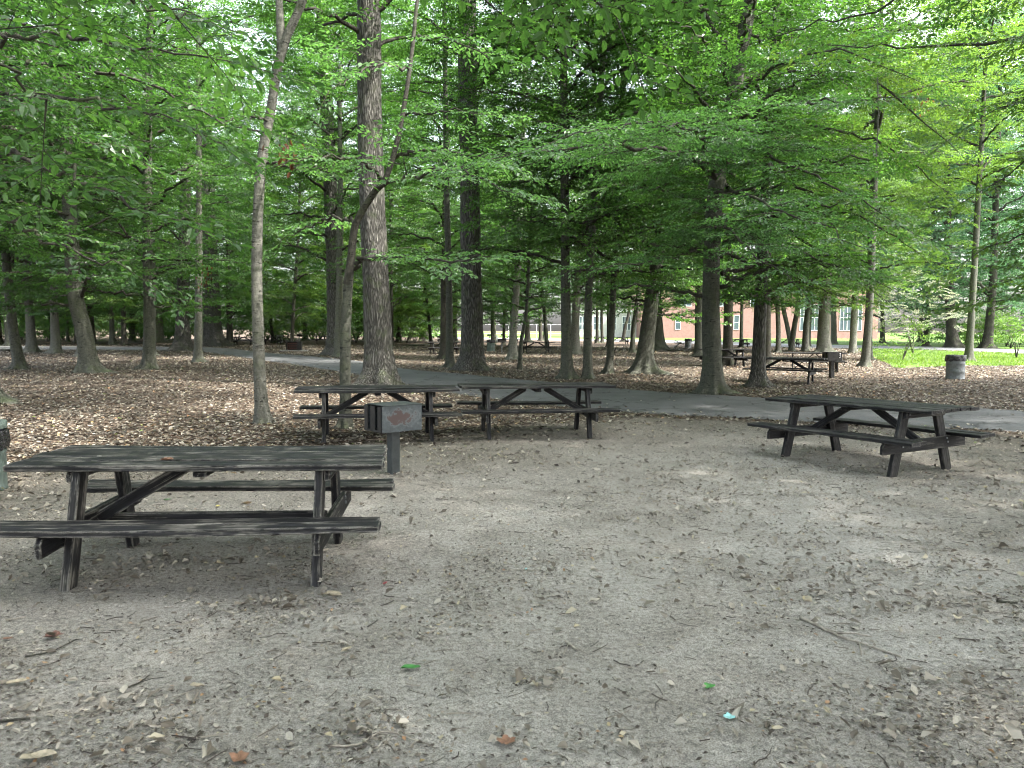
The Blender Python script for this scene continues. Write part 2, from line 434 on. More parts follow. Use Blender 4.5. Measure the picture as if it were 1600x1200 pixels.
def ground_mat():
    m, nt, out = new_mat('forest_ground'); h = N(nt)
    co = h.n('ShaderNodeNewGeometry').outputs['Position']
    lit = h.n('ShaderNodeAttribute', attribute_name='litter').outputs['Fac']
    gr = h.n('ShaderNodeAttribute', attribute_name='grass').outputs['Fac']
    big = h.tex(co, 0.55, 5, 0.6)
    mid = h.tex(co, 3.1, 5, 0.65)
    fine = h.tex(co, 34, 6, 0.7)
    grit = h.tex(co, 140, 4, 0.7)
    dirt = h.ramp(h.math('ADD', h.math('MULTIPLY', big, 0.5), h.math('MULTIPLY', mid, 0.5)), [(0.34, (0.225, 0.206, 0.183)), (0.5, (0.305, 0.287, 0.262)), (0.66, (0.39, 0.374, 0.348))])
    dirt = h.mix(0.75, dirt, h.ramp(fine, [(0.28, 0.22), (0.48, 0.9), (0.72, 1.6)]), 'MULTIPLY')
    dirt = h.mix(0.8, dirt, h.ramp(grit, [(0.34, 0.35), (0.5, 1.0), (0.66, 1.7)]), 'MULTIPLY')
    sh_in = h.n('ShaderNodeAttribute', attribute_name='edge_shade').outputs['Fac']
    sh_fac = h.math('MULTIPLY', sh_in, h.math('MULTIPLY_ADD', mid, 0.8, 0.45), clamp=True)
    dirt = h.mix(h.math('MULTIPLY', sh_fac, 0.85), dirt, h.mix(1.0, dirt, (0.38, 0.35, 0.305), 'MULTIPLY'))   # shade painted into the soil colour, darker and browner towards the trees
    # crushed leaf bits
    vo = h.n('ShaderNodeTexVoronoi', i_Vector=h.mapping(co, (1, 1.6, 1)), i_Scale=38.0)
    bits = h.ramp(vo.outputs['Distance'], [(0.12, 1.0), (0.2, 0.0)])
    pick = h.n('ShaderNodeSeparateColor', i_Color=vo.outputs['Color'])
    sel = h.ramp(pick.outputs[0], [(0.80, 0.0), (0.84, 1.0)])
    bcol = h.ramp(pick.outputs[1], [(0.0, (0.05, 0.035, 0.025)), (0.5, (0.27, 0.23, 0.17)), (1.0, (0.5, 0.46, 0.38))])
    dirt = h.mix(h.math('MULTIPLY', h.math('MULTIPLY', bits, sel), 0.8), dirt, bcol)
    # litter
    vl = h.n('ShaderNodeTexVoronoi', i_Vector=co, i_Scale=14.0)
    lp = h.n('ShaderNodeSeparateColor', i_Color=vl.outputs['Color'])
    lcol = h.ramp(lp.outputs[0], [(0.0, (0.035, 0.024, 0.018)), (0.45, (0.10, 0.07, 0.05)), (0.8, (0.20, 0.15, 0.11)), (1.0, (0.36, 0.30, 0.24))])
    lcol = h.mix(0.7, lcol, h.ramp(vl.outputs['Distance'], [(0.0, 1.2), (0.6, 0.35)]), 'MULTIPLY')
    lm = h.ramp(h.math('ADD', lit, h.math('MULTIPLY_ADD', mid, 0.7, -0.35)), [(0.35, 0.0), (0.65, 1.0)])
    col = h.mix(lm, dirt, lcol)
    gcol = h.ramp(h.tex(co, 9, 5), [(0.3, (0.06, 0.12, 0.025)), (0.7, (0.13, 0.21, 0.05))])
    gm = h.ramp(h.math('ADD', gr, h.math('MULTIPLY_ADD', mid, 0.8, -0.4)), [(0.4, 0.0), (0.6, 1.0)])
    col = h.mix(gm, col, gcol)
    hh = h.math('ADD', h.math('MULTIPLY', fine, 1.0), h.math('MULTIPLY', grit, 0.35))
    nrm = h.bump(hh, 1.0, 0.022)
    nt.links.new(h.pbsdf(col, 0.95, nrm, 0.15), out.inputs[0])
    return m
GROUND = ground_mat()
def asphalt_mat():
    m, nt, out = new_mat('grey_asphalt'); h = N(nt)
    co = h.n('ShaderNodeNewGeometry').outputs['Position']
    a = h.tex(co, 0.7, 6, 0.65); g = h.tex(co, 60, 4, 0.7)
    col = h.ramp(a, [(0.3, (0.060, 0.061, 0.064)), (0.7, (0.115, 0.118, 0.122))])
    col = h.mix(0.6, col, h.ramp(g, [(0.3, 0.5), (0.7, 1.6)]), 'MULTIPLY')
    wob = h.n('ShaderNodeVectorMath', operation='MULTIPLY_ADD'); nt.links.new(h.n('ShaderNodeTexNoise', i_Vector=co, i_Scale=1.8, i_Detail=4).outputs['Color'], wob.inputs[0]); wob.inputs[1].default_value = (0.9,) * 3; nt.links.new(co, wob.inputs[2])
    v = h.n('ShaderNodeTexVoronoi', feature='DISTANCE_TO_EDGE', i_Scale=0.42); nt.links.new(wob.outputs[0], v.inputs['Vector'])
    col = h.mix(h.ramp(v.outputs['Distance'], [(0.006, 0.75), (0.016, 0.0)]), col, (0.02, 0.02, 0.019))
    sp = h.tex(co, 9, 5, 0.7)
    col = h.mix(h.ramp(sp, [(0.58, 0.0), (0.68, 0.6)]), col, (0.13, 0.115, 0.095))
    nt.links.new(h.pbsdf(col, 0.85, h.bump(g, 0.5, 0.006), 0.3), out.inputs[0])
    return m
ASPHALT = asphalt_mat()
ROADM = plain_mat('road_asphalt', (0.16, 0.165, 0.17), (0.24, 0.245, 0.25), 1.2, 0.85)
def litter_mat(name='dry_leaf'):
    m, nt, out = new_mat(name); h = N(nt)
    r = h.n('ShaderNodeAttribute', attribute_name='rnd').outputs['Fac']
    col = h.ramp(r, [(0.0, (0.025, 0.018, 0.014)), (0.25, (0.062, 0.050, 0.039)), (0.5, (0.125, 0.106, 0.083)), (0.72, (0.205, 0.182, 0.150)), (0.93, (0.39, 0.36, 0.31)), (0.965, (0.36, 0.31, 0.19)), (0.99, (0.30, 0.16, 0.09)), (1.0, (0.13, 0.2, 0.05))])
    b = h.pbsdf(col, 0.6, spec=0.4)
    t = h.n('ShaderNodeBsdfTranslucent', i_Color=col).outputs[0]
    mx = h.n('ShaderNodeMixShader', i_0=0.12); nt.links.new(b, mx.inputs[1]); nt.links.new(t, mx.inputs[2])
    nt.links.new(mx.outputs[0], out.inputs[0])
    return m
DRY = litter_mat()

# ------------------------------------------------------------------ ground, path, road
PU = [(1900, 672), (1750, 656), (1600, 642), (1450, 634), (1300, 627), (1150, 619), (1000, 610), (900, 600), (800, 592), (720, 584), (640, 577), (560, 564), (480, 556), (416, 551), (360, 544.5), (300, 542.3), (200, 541.5), (100, 541), (-100, 540)]
PL = [(1900, 722), (1750, 698), (1600, 676), (1450, 667), (1300, 661), (1150, 653), (1000, 646), (900, 637), (800, 627), (720, 616), (640, 602), (560, 586), (480, 573), (416, 564), (360, 556), (300, 549), (200, 547.2), (100, 546.7), (-100, 546)]
path_u = curve([ground(*p) for p in PU], 130); path_l = curve([ground(*p) for p in PL], 130)
path_poly = [tuple(p) for p in path_u] + [tuple(p) for p in path_l[::-1]]
RU = [(700, 527), (850, 529), (1000, 531), (1090, 533), (1260, 538), (1450, 541.5), (1600, 546.5), (1850, 556)]
RL = [(700, 529), (850, 531.5), (1000, 534.5), (1090, 537), (1260, 543), (1450, 546.5), (1600, 552.5), (1850, 565)]
road_u = curve([ground(*p) for p in RU], 60); road_l = curve([ground(*p) for p in RL], 60)
road_poly = [tuple(p) for p in road_u] + [tuple(p) for p in road_l[::-1]]
clear_edge = [ground(*p) for p in [(-700, 900), (-300, 800), (0, 738), (200, 722), (450, 703), (640, 690), (800, 668), (1000, 652), (1300, 664), (1600, 682), (1900, 740)]]
clear_poly = clear_edge + [(30, 5), (30, -40), (-30, -40), (-30, 3)]
lawn_poly = [ground(*p) for p in [(1345, 549), (1400, 575), (1500, 572), (1640, 571), (1900, 600), (1900, 560), (1600, 553), (1450, 547), (1340, 544)]]
beyond_poly = [tuple(p) for p in road_u] + [(220, 60), (300, 420), (-60, 420), (-40, 170)]

def gh(x, y):
    """ground height"""
    x = np.asarray(x, float); y = np.asarray(y, float)
    z = (fbm(x * 0.45, y * 0.45, 3, 3) - 0.5) * 0.05 + (fbm(x * 3.5, y * 3.5, 9, 3) - 0.5) * 0.02
    z = z + (fbm(x * 11, y * 11, 14, 2) - 0.5) * 0.014 * (y < 16)
    dp = np.minimum(poly_dist(x, y, path_u[::4]), poly_dist(x, y, path_l[::4]))
    inp = in_poly(x, y, path_poly) | in_poly(x, y, road_poly)
    k = np.clip(dp / 0.8, 0, 1); k = np.where(inp, 0, k)
    return z * k
def gz(x, y): return float(gh(np.array([x]), np.array([y]))[0])

rows = np.concatenate([np.linspace(-60, -3, 25)[:-1], np.arange(-3, 13, 0.08), 13 * 1.022 ** np.arange(0, 172)])
cu = np.linspace(-1, 1, 301); cu = np.sign(cu) * np.abs(cu) ** 1.25
wid = np.maximum(14, rows * 1.15 + 6) + np.where(rows < -3, 30, 0) + np.clip(rows - 60, 0, 400) * 0.6
GX = cu[None] * wid[:, None]; GY = np.repeat(rows[:, None], len(cu), 1)
nr, nc = GX.shape
fx, fy = GX.ravel(), GY.ravel()
inc = in_poly(fx, fy, clear_poly)
dc = poly_dist(fx, fy, clear_edge)
sd = np.where(inc, -dc, dc)
lit = np.clip(0.5 + sd / 2.4, 0.0, 1.0)
grass = (in_poly(fx, fy, lawn_poly) | in_poly(fx, fy, beyond_poly)).astype(float)
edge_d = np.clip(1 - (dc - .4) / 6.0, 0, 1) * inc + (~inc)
zz = gh(fx, fy)
i = (np.arange(nr - 1)[:, None] * nc + np.arange(nc - 1)[None]).ravel()
gf = np.stack([i, i + 1, i + nc + 1, i + nc], -1)
ground_o = link('ground', mesh_np('ground', np.stack([fx, fy, zz], -1), [gf], GROUND, attr={'litter': lit, 'grass': grass, 'edge_shade': edge_d}, smooth=True))
tag(ground_o, kind='structure')

def strip(name, u, l, mat, z0):
    n = len(u); m = 7; v = []
    for k in range(n):
        for j in range(m):
            t = j / (m - 1)
            x = l[k][0] * (1 - t) + u[k][0] * t; y = l[k][1] * (1 - t) + u[k][1] * t
            v.append((x, y, z0 * min(1, 4 * min(t, 1 - t) + 0.1)))
    i = (np.arange(n - 1)[:, None] * m + np.arange(m - 1)[None]).ravel()
    f = np.stack([i, i + m, i + m + 1, i + 1], -1)
    return tag(link(name, mesh_np(name, np.array(v), [f], mat, smooth=True)), kind='structure')
strip('path', path_u, path_l, ASPHALT, 0.03)
strip('road', road_u, road_l, ROADM, 0.06)

# ------------------------------------------------------------------ foliage generator
def frame(d, up=(0, 0, 1)):
    d = np.asarray(d, float); d = d / (np.linalg.norm(d) + 1e-12)
    s = np.cross(d, up); s /= np.linalg.norm(s) + 1e-12
    u = np.cross(s, d)
    return np.stack([d, s, u])          # rows: forward, side, up

def make_spray(L, leaf, r, big=True):
    """flat beech spray lying in the local x-y plane, growing along +x; returns leaf verts (n,k,3) and wood verts/faces"""
    segs = []
    sub = []
    n_sub = max(3, int(L / 0.15))
    for k in range(n_sub):
        s = 0.12 + 0.86 * (k + r.random() * 0.4) / n_sub
        sd_ = 1 if k % 2 else -1
        ln = (0.20 + 0.42 * L * (1 - s) ** 0.8) * (0.75 + 0.5 * r.random())
        a = sd_ * RAD(38 + 24 * r.random())
        sub.append((np.array([s * L, 0, -0.09 * L * s * s]), np.array([math.cos(a), math.sin(a), r.normal(0, 0.10)]), ln))
    lines = [(np.zeros(3), np.array([1.0, 0, 0]), L)] + sub
    P = []; D = []; NN = []; SZ = []
    wv = []; wf = []; nv = 0
    for q, (p0, d, ln) in enumerate(lines):
        d = d / np.linalg.norm(d)
        t = np.array([0, 0.5, 1.0])
        pts = p0 + d * (t * ln)[:, None] + np.array([0, 0, -1]) * (0.10 * ln * t * t)[:, None]
        r0 = 0.006 * L if q == 0 else 0.003
        if big: v, f = tube_arr(pts, [r0, r0 * 0.7, r0 * 0.3], 3)
        elif q == 0 or leaf < 0.14: v, f = tube_arr(pts[::2], [r0, r0 * 0.4], 3)
        else: v, f = np.zeros((0, 3)), np.zeros((0, 4), int)
        wv.append(v); wf.append(f + nv); nv += len(v)
        m = max(3, int(ln / (leaf * 0.50)))
        ts = (np.arange(m) + 0.6 + 0.3 * r.random(m)) / (m + 0.3)
        ts = ts[ts > (0.35 if q == 0 else 0.05)]
        m = len(ts)
        if not m: continue
        sg = np.where(np.arange(m) % 2, 1.0, -1.0)
        sg[-1] = 0.05
        ang = sg * (RAD(48) + r.normal(0, 0.22, m))
        side = np.array([-d[1], d[0], 0]); side /= np.linalg.norm(side)
        dd = d[None] * np.cos(ang)[:, None] + side[None] * np.sin(ang)[:, None]
        dd[:, 2] += r.normal(-0.20, 0.22, m)
        dd /= np.linalg.norm(dd, axis=1)[:, None]
        base = p0 + d * (ts * ln)[:, None] + np.array([0, 0, -1]) * (0.10 * ln * ts * ts)[:, None]
        nn = np.stack([r.normal(0, 0.30, m), r.normal(0, 0.30, m), np.ones(m)], -1)
        P.append(base + dd * 0.01); D.append(dd); NN.append(nn); SZ.append(leaf * (0.65 + 0.5 * r.random(m)))
    P = np.concatenate(P); D = np.concatenate(D); NN = np.concatenate(NN); SZ = np.concatenate(SZ)
    return leaf_verts(P, D, NN, SZ, big, r), np.concatenate(wv), np.concatenate(wf)

def leaf_verts(P, D, NN, SZ, big, r, wr=0.56):
    sd_ = np.cross(D, NN); sd_ /= np.linalg.norm(sd_, axis=1)[:, None] + 1e-9
    up = np.cross(sd_, D)
    s = SZ[:, None]; w = s * wr * 0.5
    fold = (0.10 + 0.18 * r.random(len(P)))[:, None] * w * 2
    curl = (r.normal(0.07, 0.08, len(P)))[:, None] * s
    tip = P + D * s - up * curl
    if big:
        l1 = P + D * s * 0.28 + sd_ * w * 0.86 + up * fold
        l2 = P + D * s * 0.66 + sd_ * w * 0.80 + up * (fold - curl * 0.4)
        r1 = P + D * s * 0.28 - sd_ * w * 0.86 + up * fold
        r2 = P + D * s * 0.66 - sd_ * w * 0.80 + up * (fold - curl * 0.4)
        return np.stack([P, l1, l2, tip, r2, r1], 1)
    l = P + D * s * 0.45 + sd_ * w + up * fold
    q = P + D * s * 0.45 - sd_ * w + up * fold
    return np.stack([P, l, tip, q], 1)
def leaf_faces(n, k, off=0):
    b = np.arange(n)[:, None] * k + off
    if k == 6: return np.concatenate([b + np.array([[0, 1, 2, 3]]), b + np.array([[0, 3, 4, 5]])])
    return np.concatenate([b + np.array([[0, 1, 2]]), b + np.array([[0, 2, 3]])])

SPR = {}
def sprays(leaf, big):
    key = (leaf, big)
    if key not in SPR:
        r = np.random.default_rng(int(leaf * 1000) + big)
        SPR[key] = {L: [make_spray(L, leaf, r, big) for _ in range(5)] for L in (0.5, 0.8, 1.15, 1.6)}
    return SPR[key]

class Foliage:
    def __init__(s, leaf=0.09, big=True, seed=0):
        s.leaf, s.big = leaf, big
        s.T = sprays(leaf, big); s.r = np.random.default_rng(seed)
        s.lv = []; s.lr = []; s.wv = []; s.wf = []; s.nw = 0
    def wood(s, pts, rad, sides=6):
        v, f = tube_arr(pts, rad, sides); s.wv.append(v); s.wf.append(f + s.nw); s.nw += len(v)
    def spray(s, p, d, L, roll=0.0, tint=None, up=(0, 0, 1)):
        Ls = (0.5, 0.8, 1.15, 1.6)
        k = min(Ls, key=lambda q: abs(q - L))
        lv, wv, wf = s.T[k][s.r.integers(5)]
        sc = L / k; sc = 1 + (sc - 1) * 0.8
        F = frame(d, up)
        if roll:
            c, q = math.cos(roll), math.sin(roll)
            F = np.stack([F[0], F[1] * c + F[2] * q, F[2] * c - F[1] * q])
        if s.r.random() < 0.5: F = F * np.array([[1], [-1], [1]])
        s.lv.append(lv @ F * sc + np.asarray(p)); t = s.r.random() if tint is None else tint
        s.lr.append(np.clip(0.35 * t + 0.65 * s.r.random(len(lv)), 0, 1))
        s.wv.append(wv @ F * sc + np.asarray(p)); s.wf.append(wf + s.nw); s.nw += len(wv)
    def limb(s, ctrl, r0, twig=1.2, s0=0.2, step=0.3, flat=0.12, r1=0.006, fork=True):
        n = max(6, int(len(ctrl) * 5))
        C = curve(ctrl, n)
        seg = np.linalg.norm(np.diff(C, axis=0), axis=1); cum = np.concatenate([[0], np.cumsum(seg)]); Lt = cum[-1]
        tt = cum / Lt
        C[1:-1] += s.r.normal(0, 0.012 * min(Lt, 3), (n - 2, 3))
        s.wood(C, r0 * (1 - tt) ** 0.9 + r1, 6)
        m = max(2, int(Lt * (1 - s0) / step))
        for k in range(m + 1):
            u = s0 + (1 - s0) * (k + 0.5 * s.r.random()) / (m + 0.5)
            u = min(u, 1.0)
            p = np.array([np.interp(u, tt, C[:, j]) for j in range(3)])
            j = min(max(int(np.searchsorted(tt, u)), 1), n - 1)
            d = C[j] - C[j - 1]; d = d / (np.linalg.norm(d) + 1e-9)
            if k == m: s.spray(p, d, 0.8 * twig, s.r.normal(0, flat)); continue
            sgn = 1 if k % 2 else -1
            a = sgn * RAD(s.r.uniform(38, 70))
            hz = np.array([d[0] * math.cos(a) - d[1] * math.sin(a), d[0] * math.sin(a) + d[1] * math.cos(a), 0.0])
            hz /= np.linalg.norm(hz) + 1e-9
            hz[2] = s.r.normal(0.0, 0.14) + 0.3 * d[2]
            L = twig * (1.0 - 0.55 * u) * s.r.uniform(0.7, 1.3)
            if fork and L > 1.0:
                # a longer side branch that carries its own sprays
                L2 = L * 0.75
                e = p + hz * L2 + np.array([0, 0, -0.06 * L2])
                s.wood([p, (p + e) / 2 + np.array([0, 0, 0.02]), e], [0.010, 0.007, 0.004], 4)
                for q in (0.35, 0.62, 0.85):
                    a2 = (1 if q == 0.62 else -1) * RAD(s.r.uniform(35, 60))
                    h2 = np.array([hz[0] * math.cos(a2) - hz[1] * math.sin(a2), hz[0] * math.sin(a2) + hz[1] * math.cos(a2), hz[2] + s.r.normal(-0.05, 0.1)])
                    s.spray(p + (e - p) * q, h2, s.r.uniform(0.5, 0.85), s.r.normal(0, flat))
                s.spray(e, hz, 0.8, s.r.normal(0, flat))
            else:
                s.spray(p, hz, max(0.45, L), s.r.normal(0, flat))
    def leaves_mesh(s, name, mat):
        lv = np.concatenate(s.lv); k = lv.shape[1]; n = len(lv); rr = np.concatenate(s.lr)
        return mesh_np(name, lv.reshape(-1, 3), [leaf_faces(n, k)], mat, fattrs={'rnd': np.concatenate([rr, rr])})
    def wood_mesh(s, name, mat):
        return mesh_np(name, np.concatenate(s.wv), [np.concatenate(s.wf)], mat, smooth=True)
    def count(s): return sum(len(a) for a in s.lv)

def crown(seed, h0, h1, R, nl, leaf, big, twig=1.3, step=0.32, rise=0.25, top=0.45, low=0.8, fill=0, fl=1.15):
    """limbs in loose storeys round an upright axis"""
    f = Foliage(leaf, big, seed); r = f.r
    az = r.random() * 6.28
    for k in range(nl):
        u = (k + 0.6 * r.random()) / nl
        h = h0 + (h1 - h0) * u
        az += 2.4 + r.normal(0, 0.35)
        prof = (low + (1 - low) * min(1, u / 0.3)) if u < 0.3 else 1 - (1 - top) * ((u - 0.3) / 0.7) ** 1.3
        L = R * prof * r.uniform(0.72, 1.12)
        el = rise + 0.6 * u + r.normal(0, 0.20)
        d = np.array([math.cos(az), math.sin(az), 0])
        dz = np.array([0, 0, 1.0])
        sw = np.array([-d[1], d[0], 0]) * r.normal(0, 0.12) * L
        c = [dz * h, dz * (h + L * 0.33 * math.tan(el) * 0.9) + d * L * 0.33 + sw * 0.3,
             dz * (h + L * 0.62 * math.tan(el) * 0.62) + d * L * 0.66 + sw * 0.7,
             dz * (h + L * math.tan(el) * 0.42 - 0.04 * L) + d * L + sw]
        f.limb(c, 0.016 + 0.011 * L, twig, 0.16 if L > 2 else 0.05, step)
    for k in range(fill):
        u = r.random() ** 0.85; a = r.random() * 6.28
        prof = low + (1 - low) * min(1, u / 0.3) if u < 0.3 else 1 - (1 - top) * ((u - 0.3) / 0.7) ** 1.3
        q = R * prof * math.sqrt(r.uniform(0.04, 1.0))
        p = np.array([math.cos(a) * q, math.sin(a) * q, h0 + (h1 - h0) * u + rise * q + r.normal(0, 0.3)])
        a2 = a + r.normal(0, 0.7)
        f.spray(p, [math.cos(a2), math.sin(a2), r.normal(0.0, 0.30)], fl * r.uniform(0.6, 1.2), r.normal(0, 0.35))
    # leader
    f.limb([(0, 0, h1 - 0.5), (0.1, 0.1, h1 + 1.0), (0.0, 0.2, h1 + 2.0)], 0.04, 0.9, 0.1, 0.3)
    return f

CROWNS = {}
def crown_data(kind, n, *a, **k):
    out = []
    for i in range(n):
        f = crown(100 + len(CROWNS) * 10 + i, *a, **k)
        out.append((f, f.wood_mesh('branches', BARK_DARK)))
    CROWNS[kind] = [(f, wm, {}) for f, wm in out]
crown_data('low', 3, 2.4, 15.5, 4.7, 35, 0.125, True, twig=1.4, step=0.34, fill=210)
crown_data('mid', 3, 3.4, 17.0, 4.8, 34, 0.13, False, twig=1.5, step=0.38, fill=420)
crown_data('high', 2, 9.5, 20.0, 5.6, 26, 0.145, False, twig=1.6, step=0.42, fill=380)
crown_data('far', 3, 2.2, 20.0, 5.6, 34, 0.20, False, twig=1.7, step=0.55, fill=480, fl=1.5)
crown_data('small', 2, 1.9, 7.5, 2.4, 18, 0.10, False, twig=0.9, step=0.34)
for k in CROWNS: print('crown', k, [c[0].count() for c in CROWNS[k]])
def crown_mesh(kind, i, mat):
    """one mesh per crown shape; the leaf material sits on the object"""
    f, wm, cache = CROWNS[kind][i % len(CROWNS[kind])]
    if 'me' not in cache: cache['me'] = f.leaves_mesh('crown', LEAF)
    return cache['me'], wm

# ------------------------------------------------------------------ trunks
def trunk_mesh(path, r_b, mat, flare=0.9, lobes=5, fl_h=0.28, top_h=17.0, seed=0, sides=20, taper=0.5, furrow=0.0):
    """path: control points relative to the base, rising; r_b: radius at breast height"""
    r = np.random.default_rng(seed)
    P = [np.array(p, float) for p in path]
    d = P[-1] - P[-2]; d /= np.linalg.norm(d)
    while P[-1][2] < top_h:
        d = d * 0.8 + np.array([0, 0, 1]) * 0.2; d /= np.linalg.norm(d)
        P.append(P[-1] + d * 2.5)
    base = curve(P, 200)
    zt = base[:, 2]
    zs = np.concatenate([[-0.12, 0.0, 0.05, 0.1, 0.17, 0.25, 0.35, 0.48, 0.65, 0.85, 1.1, 1.4], np.arange(1.8, top_h, 0.45)])
    cx = np.interp(zs, zt, base[:, 0]); cy = np.interp(zs, zt, base[:, 1])
    th = np.arange(sides) * 2 * math.pi / sides
    ph = r.random(4) * 6.28
    lob = np.abs(np.sin(th * lobes / 2 + ph[0] + 0.5 * np.sin(th + ph[1])))
    lob = 0.35 + 0.65 * lob ** 1.6 + 0.25 * np.sin(th * 2 + ph[2])
    rr = r_b * (1 - (1 - taper) * np.clip((zs - 1.3) / (top_h - 1.3), 0, 1) ** 1.1)
    rr = rr[:, None] * (1 + 0.03 * np.sin(th[None] * 3 + zs[:, None] * 0.9 + ph[3]) + 0.02 * r.normal(size=(len(zs), 1)))
    ll = np.abs(np.sin(th * lobes / 2 + ph[0] + 0.6 * np.sin(th + ph[1]))) ** 2.2 * (0.7 + 0.5 * np.sin(th * 1.0 + ph[2]))
    fl = flare * np.exp(-np.maximum(zs, 0) / fl_h)[:, None] * lob[None] * r_b * 0.8
    fl = fl + flare * 1.5 * np.exp(-np.maximum(zs, 0) / (fl_h * .38))[:, None] * np.maximum(ll, 0)[None] * r_b
    fl += 0.22 * flare * np.exp(-np.maximum(zs, 0) / (fl_h * 3.2))[:, None] * r_b
    R = rr + fl
    if furrow: R = R * (1 + furrow * (r.random(R.shape) - 0.5))
    V = np.stack([cx[:, None] + R * np.cos(th), cy[:, None] + R * np.sin(th), np.repeat(zs[:, None], sides, 1)], -1).reshape(-1, 3)
    n = len(zs); i = np.arange(n - 1)[:, None] * sides; k = np.arange(sides)[None]; k2 = (k + 1) % sides
    f = np.stack([i + k, i + k2, i + sides + k2, i + sides + k], -1).reshape(-1, 4)
    me = mesh_np('trunk', V, [f], mat, smooth=True)
    return me, base

def side_branch(base, h, ctrl_world, origin, r0):
    pass

TREES = {}
def tree(key, name, label, px_path, w_px, bark, crown_kind=None, ci=0, leafm=None, w_at=None, flare=0.9, lobes=5, fl_h=0.28, crown_scale=1.0, rotz=None, group=None, Y=None, xy=None, top_h=17.0, taper=0.5, furrow=0.0, crown_h=None, cat='tree'):
    """px_path: trunk centre line from the foot upwards, in photo pixels; the foot lies on the ground"""
    seed = len(TREES) + 1
    if xy is None:
        bx, by = ground(*px_path[0])
        if Y is not None:
            v = at(px_path[0][0], px_path[0][1], Y); bx, by = v.x, Y
        pts = [(0, 0, 0)]
        for (px, py) in px_path[1:]:
            v = at(px, py, by); pts.append((v.x - bx, 0.0, v.z))
        r_b = 0.5 * w_px * by / F_PX
        if len(pts) == 1: pts.append((0.05, 0, 4.0))
    else:
        bx, by = xy; pts = px_path; r_b = w_px
    rr = np.random.default_rng(seed + 50)
    pts = [np.array(p, float) + np.array([0, rr.normal(0, 0.04) if 0 < p[2] else 0, 0]) for p in pts]
    z0 = gz(bx, by)
    root = thing(name, label, cat, (bx, by, z0), group=group)
    me, base = trunk_mesh(pts, r_b, bark, flare, lobes, fl_h, top_h, seed, 36 if by < 36 else 16, taper, furrow)
    link('trunk', me, root)
    TREES[key] = (root, base, r_b, bx, by)
    if crown_kind:
        lm, wm = crown_mesh(crown_kind, ci, leafm or LEAF)
        hh = crown_h or 8.0
        q = np.array([np.interp(hh, base[:, 2], base[:, j]) for j in range(2)])
        rz = rr.random() * 6.28 if rotz is None else rotz
        lean = Vector((q[0], q[1], hh)).normalized()
        R = Vector((0, 0, 1)).rotation_difference(lean).to_matrix().to_4x4() @ Matrix.Rotation(rz, 4, 'Z')
        for nm, m_ in (('crown', lm), ('branches', wm)):
            o = link(nm, m_, root)
            o.matrix_local = R @ Matrix.Scale(crown_scale, 4)
            if nm == 'crown' and leafm and leafm is not LEAF:
                o.material_slots[0].link = 'OBJECT'; o.material_slots[0].material = leafm
            if nm == 'branches': o['kind'] = 'stuff'
    return root

def own_foliage(key, limbs, leaf=0.085, big=True, mat=None, bark=None, seed=5, twig=1.1, step=0.24, name='bough'):
    """extra limbs of a tree, each given in world space: list of (control points, r0[, s0])"""
    root, base, r_b, bx, by = TREES[key]
    f = Foliage(leaf, big, seed)
    o_ = np.array(root.location)
    for L in limbs:
        pts = np.array([np.array(p) for p in L[0]]) - o_
        f.limb(pts, L[1], L[2] if len(L) > 2 else twig, L[3] if len(L) > 3 else 0.15, step)
    a = link('crown' if name == 'bough' else name, f.leaves_mesh('crown', mat or LEAF), root)
    b = link('branches', f.wood_mesh('branches', bark or BARK_DARK), root); b['kind'] = 'stuff'
    return f.count()

# trees read from the photograph, nearest first within each part of the picture
G = 'trees of the picnic grove'
tree('birch', 'slender_tree', 'slender pale grey tree with flaking streaked bark, forking high up, left of the big grill', [(410, 661), (405, 560), (402, 400), (408, 260), (422, 170), (438, 85), (462, 30), (485, -30)], 17, BARK_PALE, 'high', 0, LEAF, flare=0.6, top_h=15, group=G)
tree('multi', 'young_tree', 'thin young tree with a dark crooked fork, rising behind the table with the box grill', [(540, 668), (540, 540), (545, 430), (552, 380)], 16, BARK_BEECH, None, flare=0.7, top_h=2.95, taper=0.85, group=G)
tree('oak1', 'oak_tree', 'thickest furrowed brown trunk with mossy root flare, behind the joined picnic tables', [(594, 604), (590, 500), (583, 350), (578, 200), (576, 0)], 40, BARK_OAK, 'high', 1, LEAF, flare=0.85, fl_h=0.5, lobes=4, top_h=22, taper=0.72, furrow=0.05, group=G)
tree('oak2', 'oak_tree', 'broad ridged grey trunk beside the path, just right of a thin twin pair', [(738, 579), (737, 450), (733, 250), (729, 0)], 32, BARK_OAK, 'high', 0, LEAF, flare=0.8, fl_h=0.45, lobes=5, top_h=22, taper=0.8, furrow=0.05, group=G)
tree('oak3', 'oak_tree', 'dark ridged trunk standing on the far edge of the path, left of the thickest trunk', [(524, 555), (521, 430), (513, 200), (502, 0)], 23, BARK_OAK, 'mid', 1, LEAF, crown_scale=1.3, flare=0.8, fl_h=0.5, top_h=24, taper=0.7, furrow=0.05, group=G)
tree('oak4', 'oak_tree', 'very wide pale ridged trunk at the far side of the path on the left', [(333, 541), (331, 450), (324, 250), (320, 0)], 23, BARK_OAK, 'far', 0, LEAF, crown_scale=1.2, flare=0.9, fl_h=0.9, top_h=26, furrow=0.05, group=G)
tree('oak5', 'oak_tree', 'dark stout trunk with spreading foot left of the very wide pale trunk', [(285, 548), (286, 450), (290, 250), (285, 0)], 19, BARK_OAK, 'far', 0, LEAF, flare=0.9, fl_h=0.8, top_h=24, furrow=0.05, group=G)
tree('l1', 'beech_tree', 'nearest of the left trees, only its grey root foot in view at the edge', [(-26, 629), (-30, 400), (-34, 200)], 30, BARK_BEECH, None, flare=1.3, top_h=15, group=G)
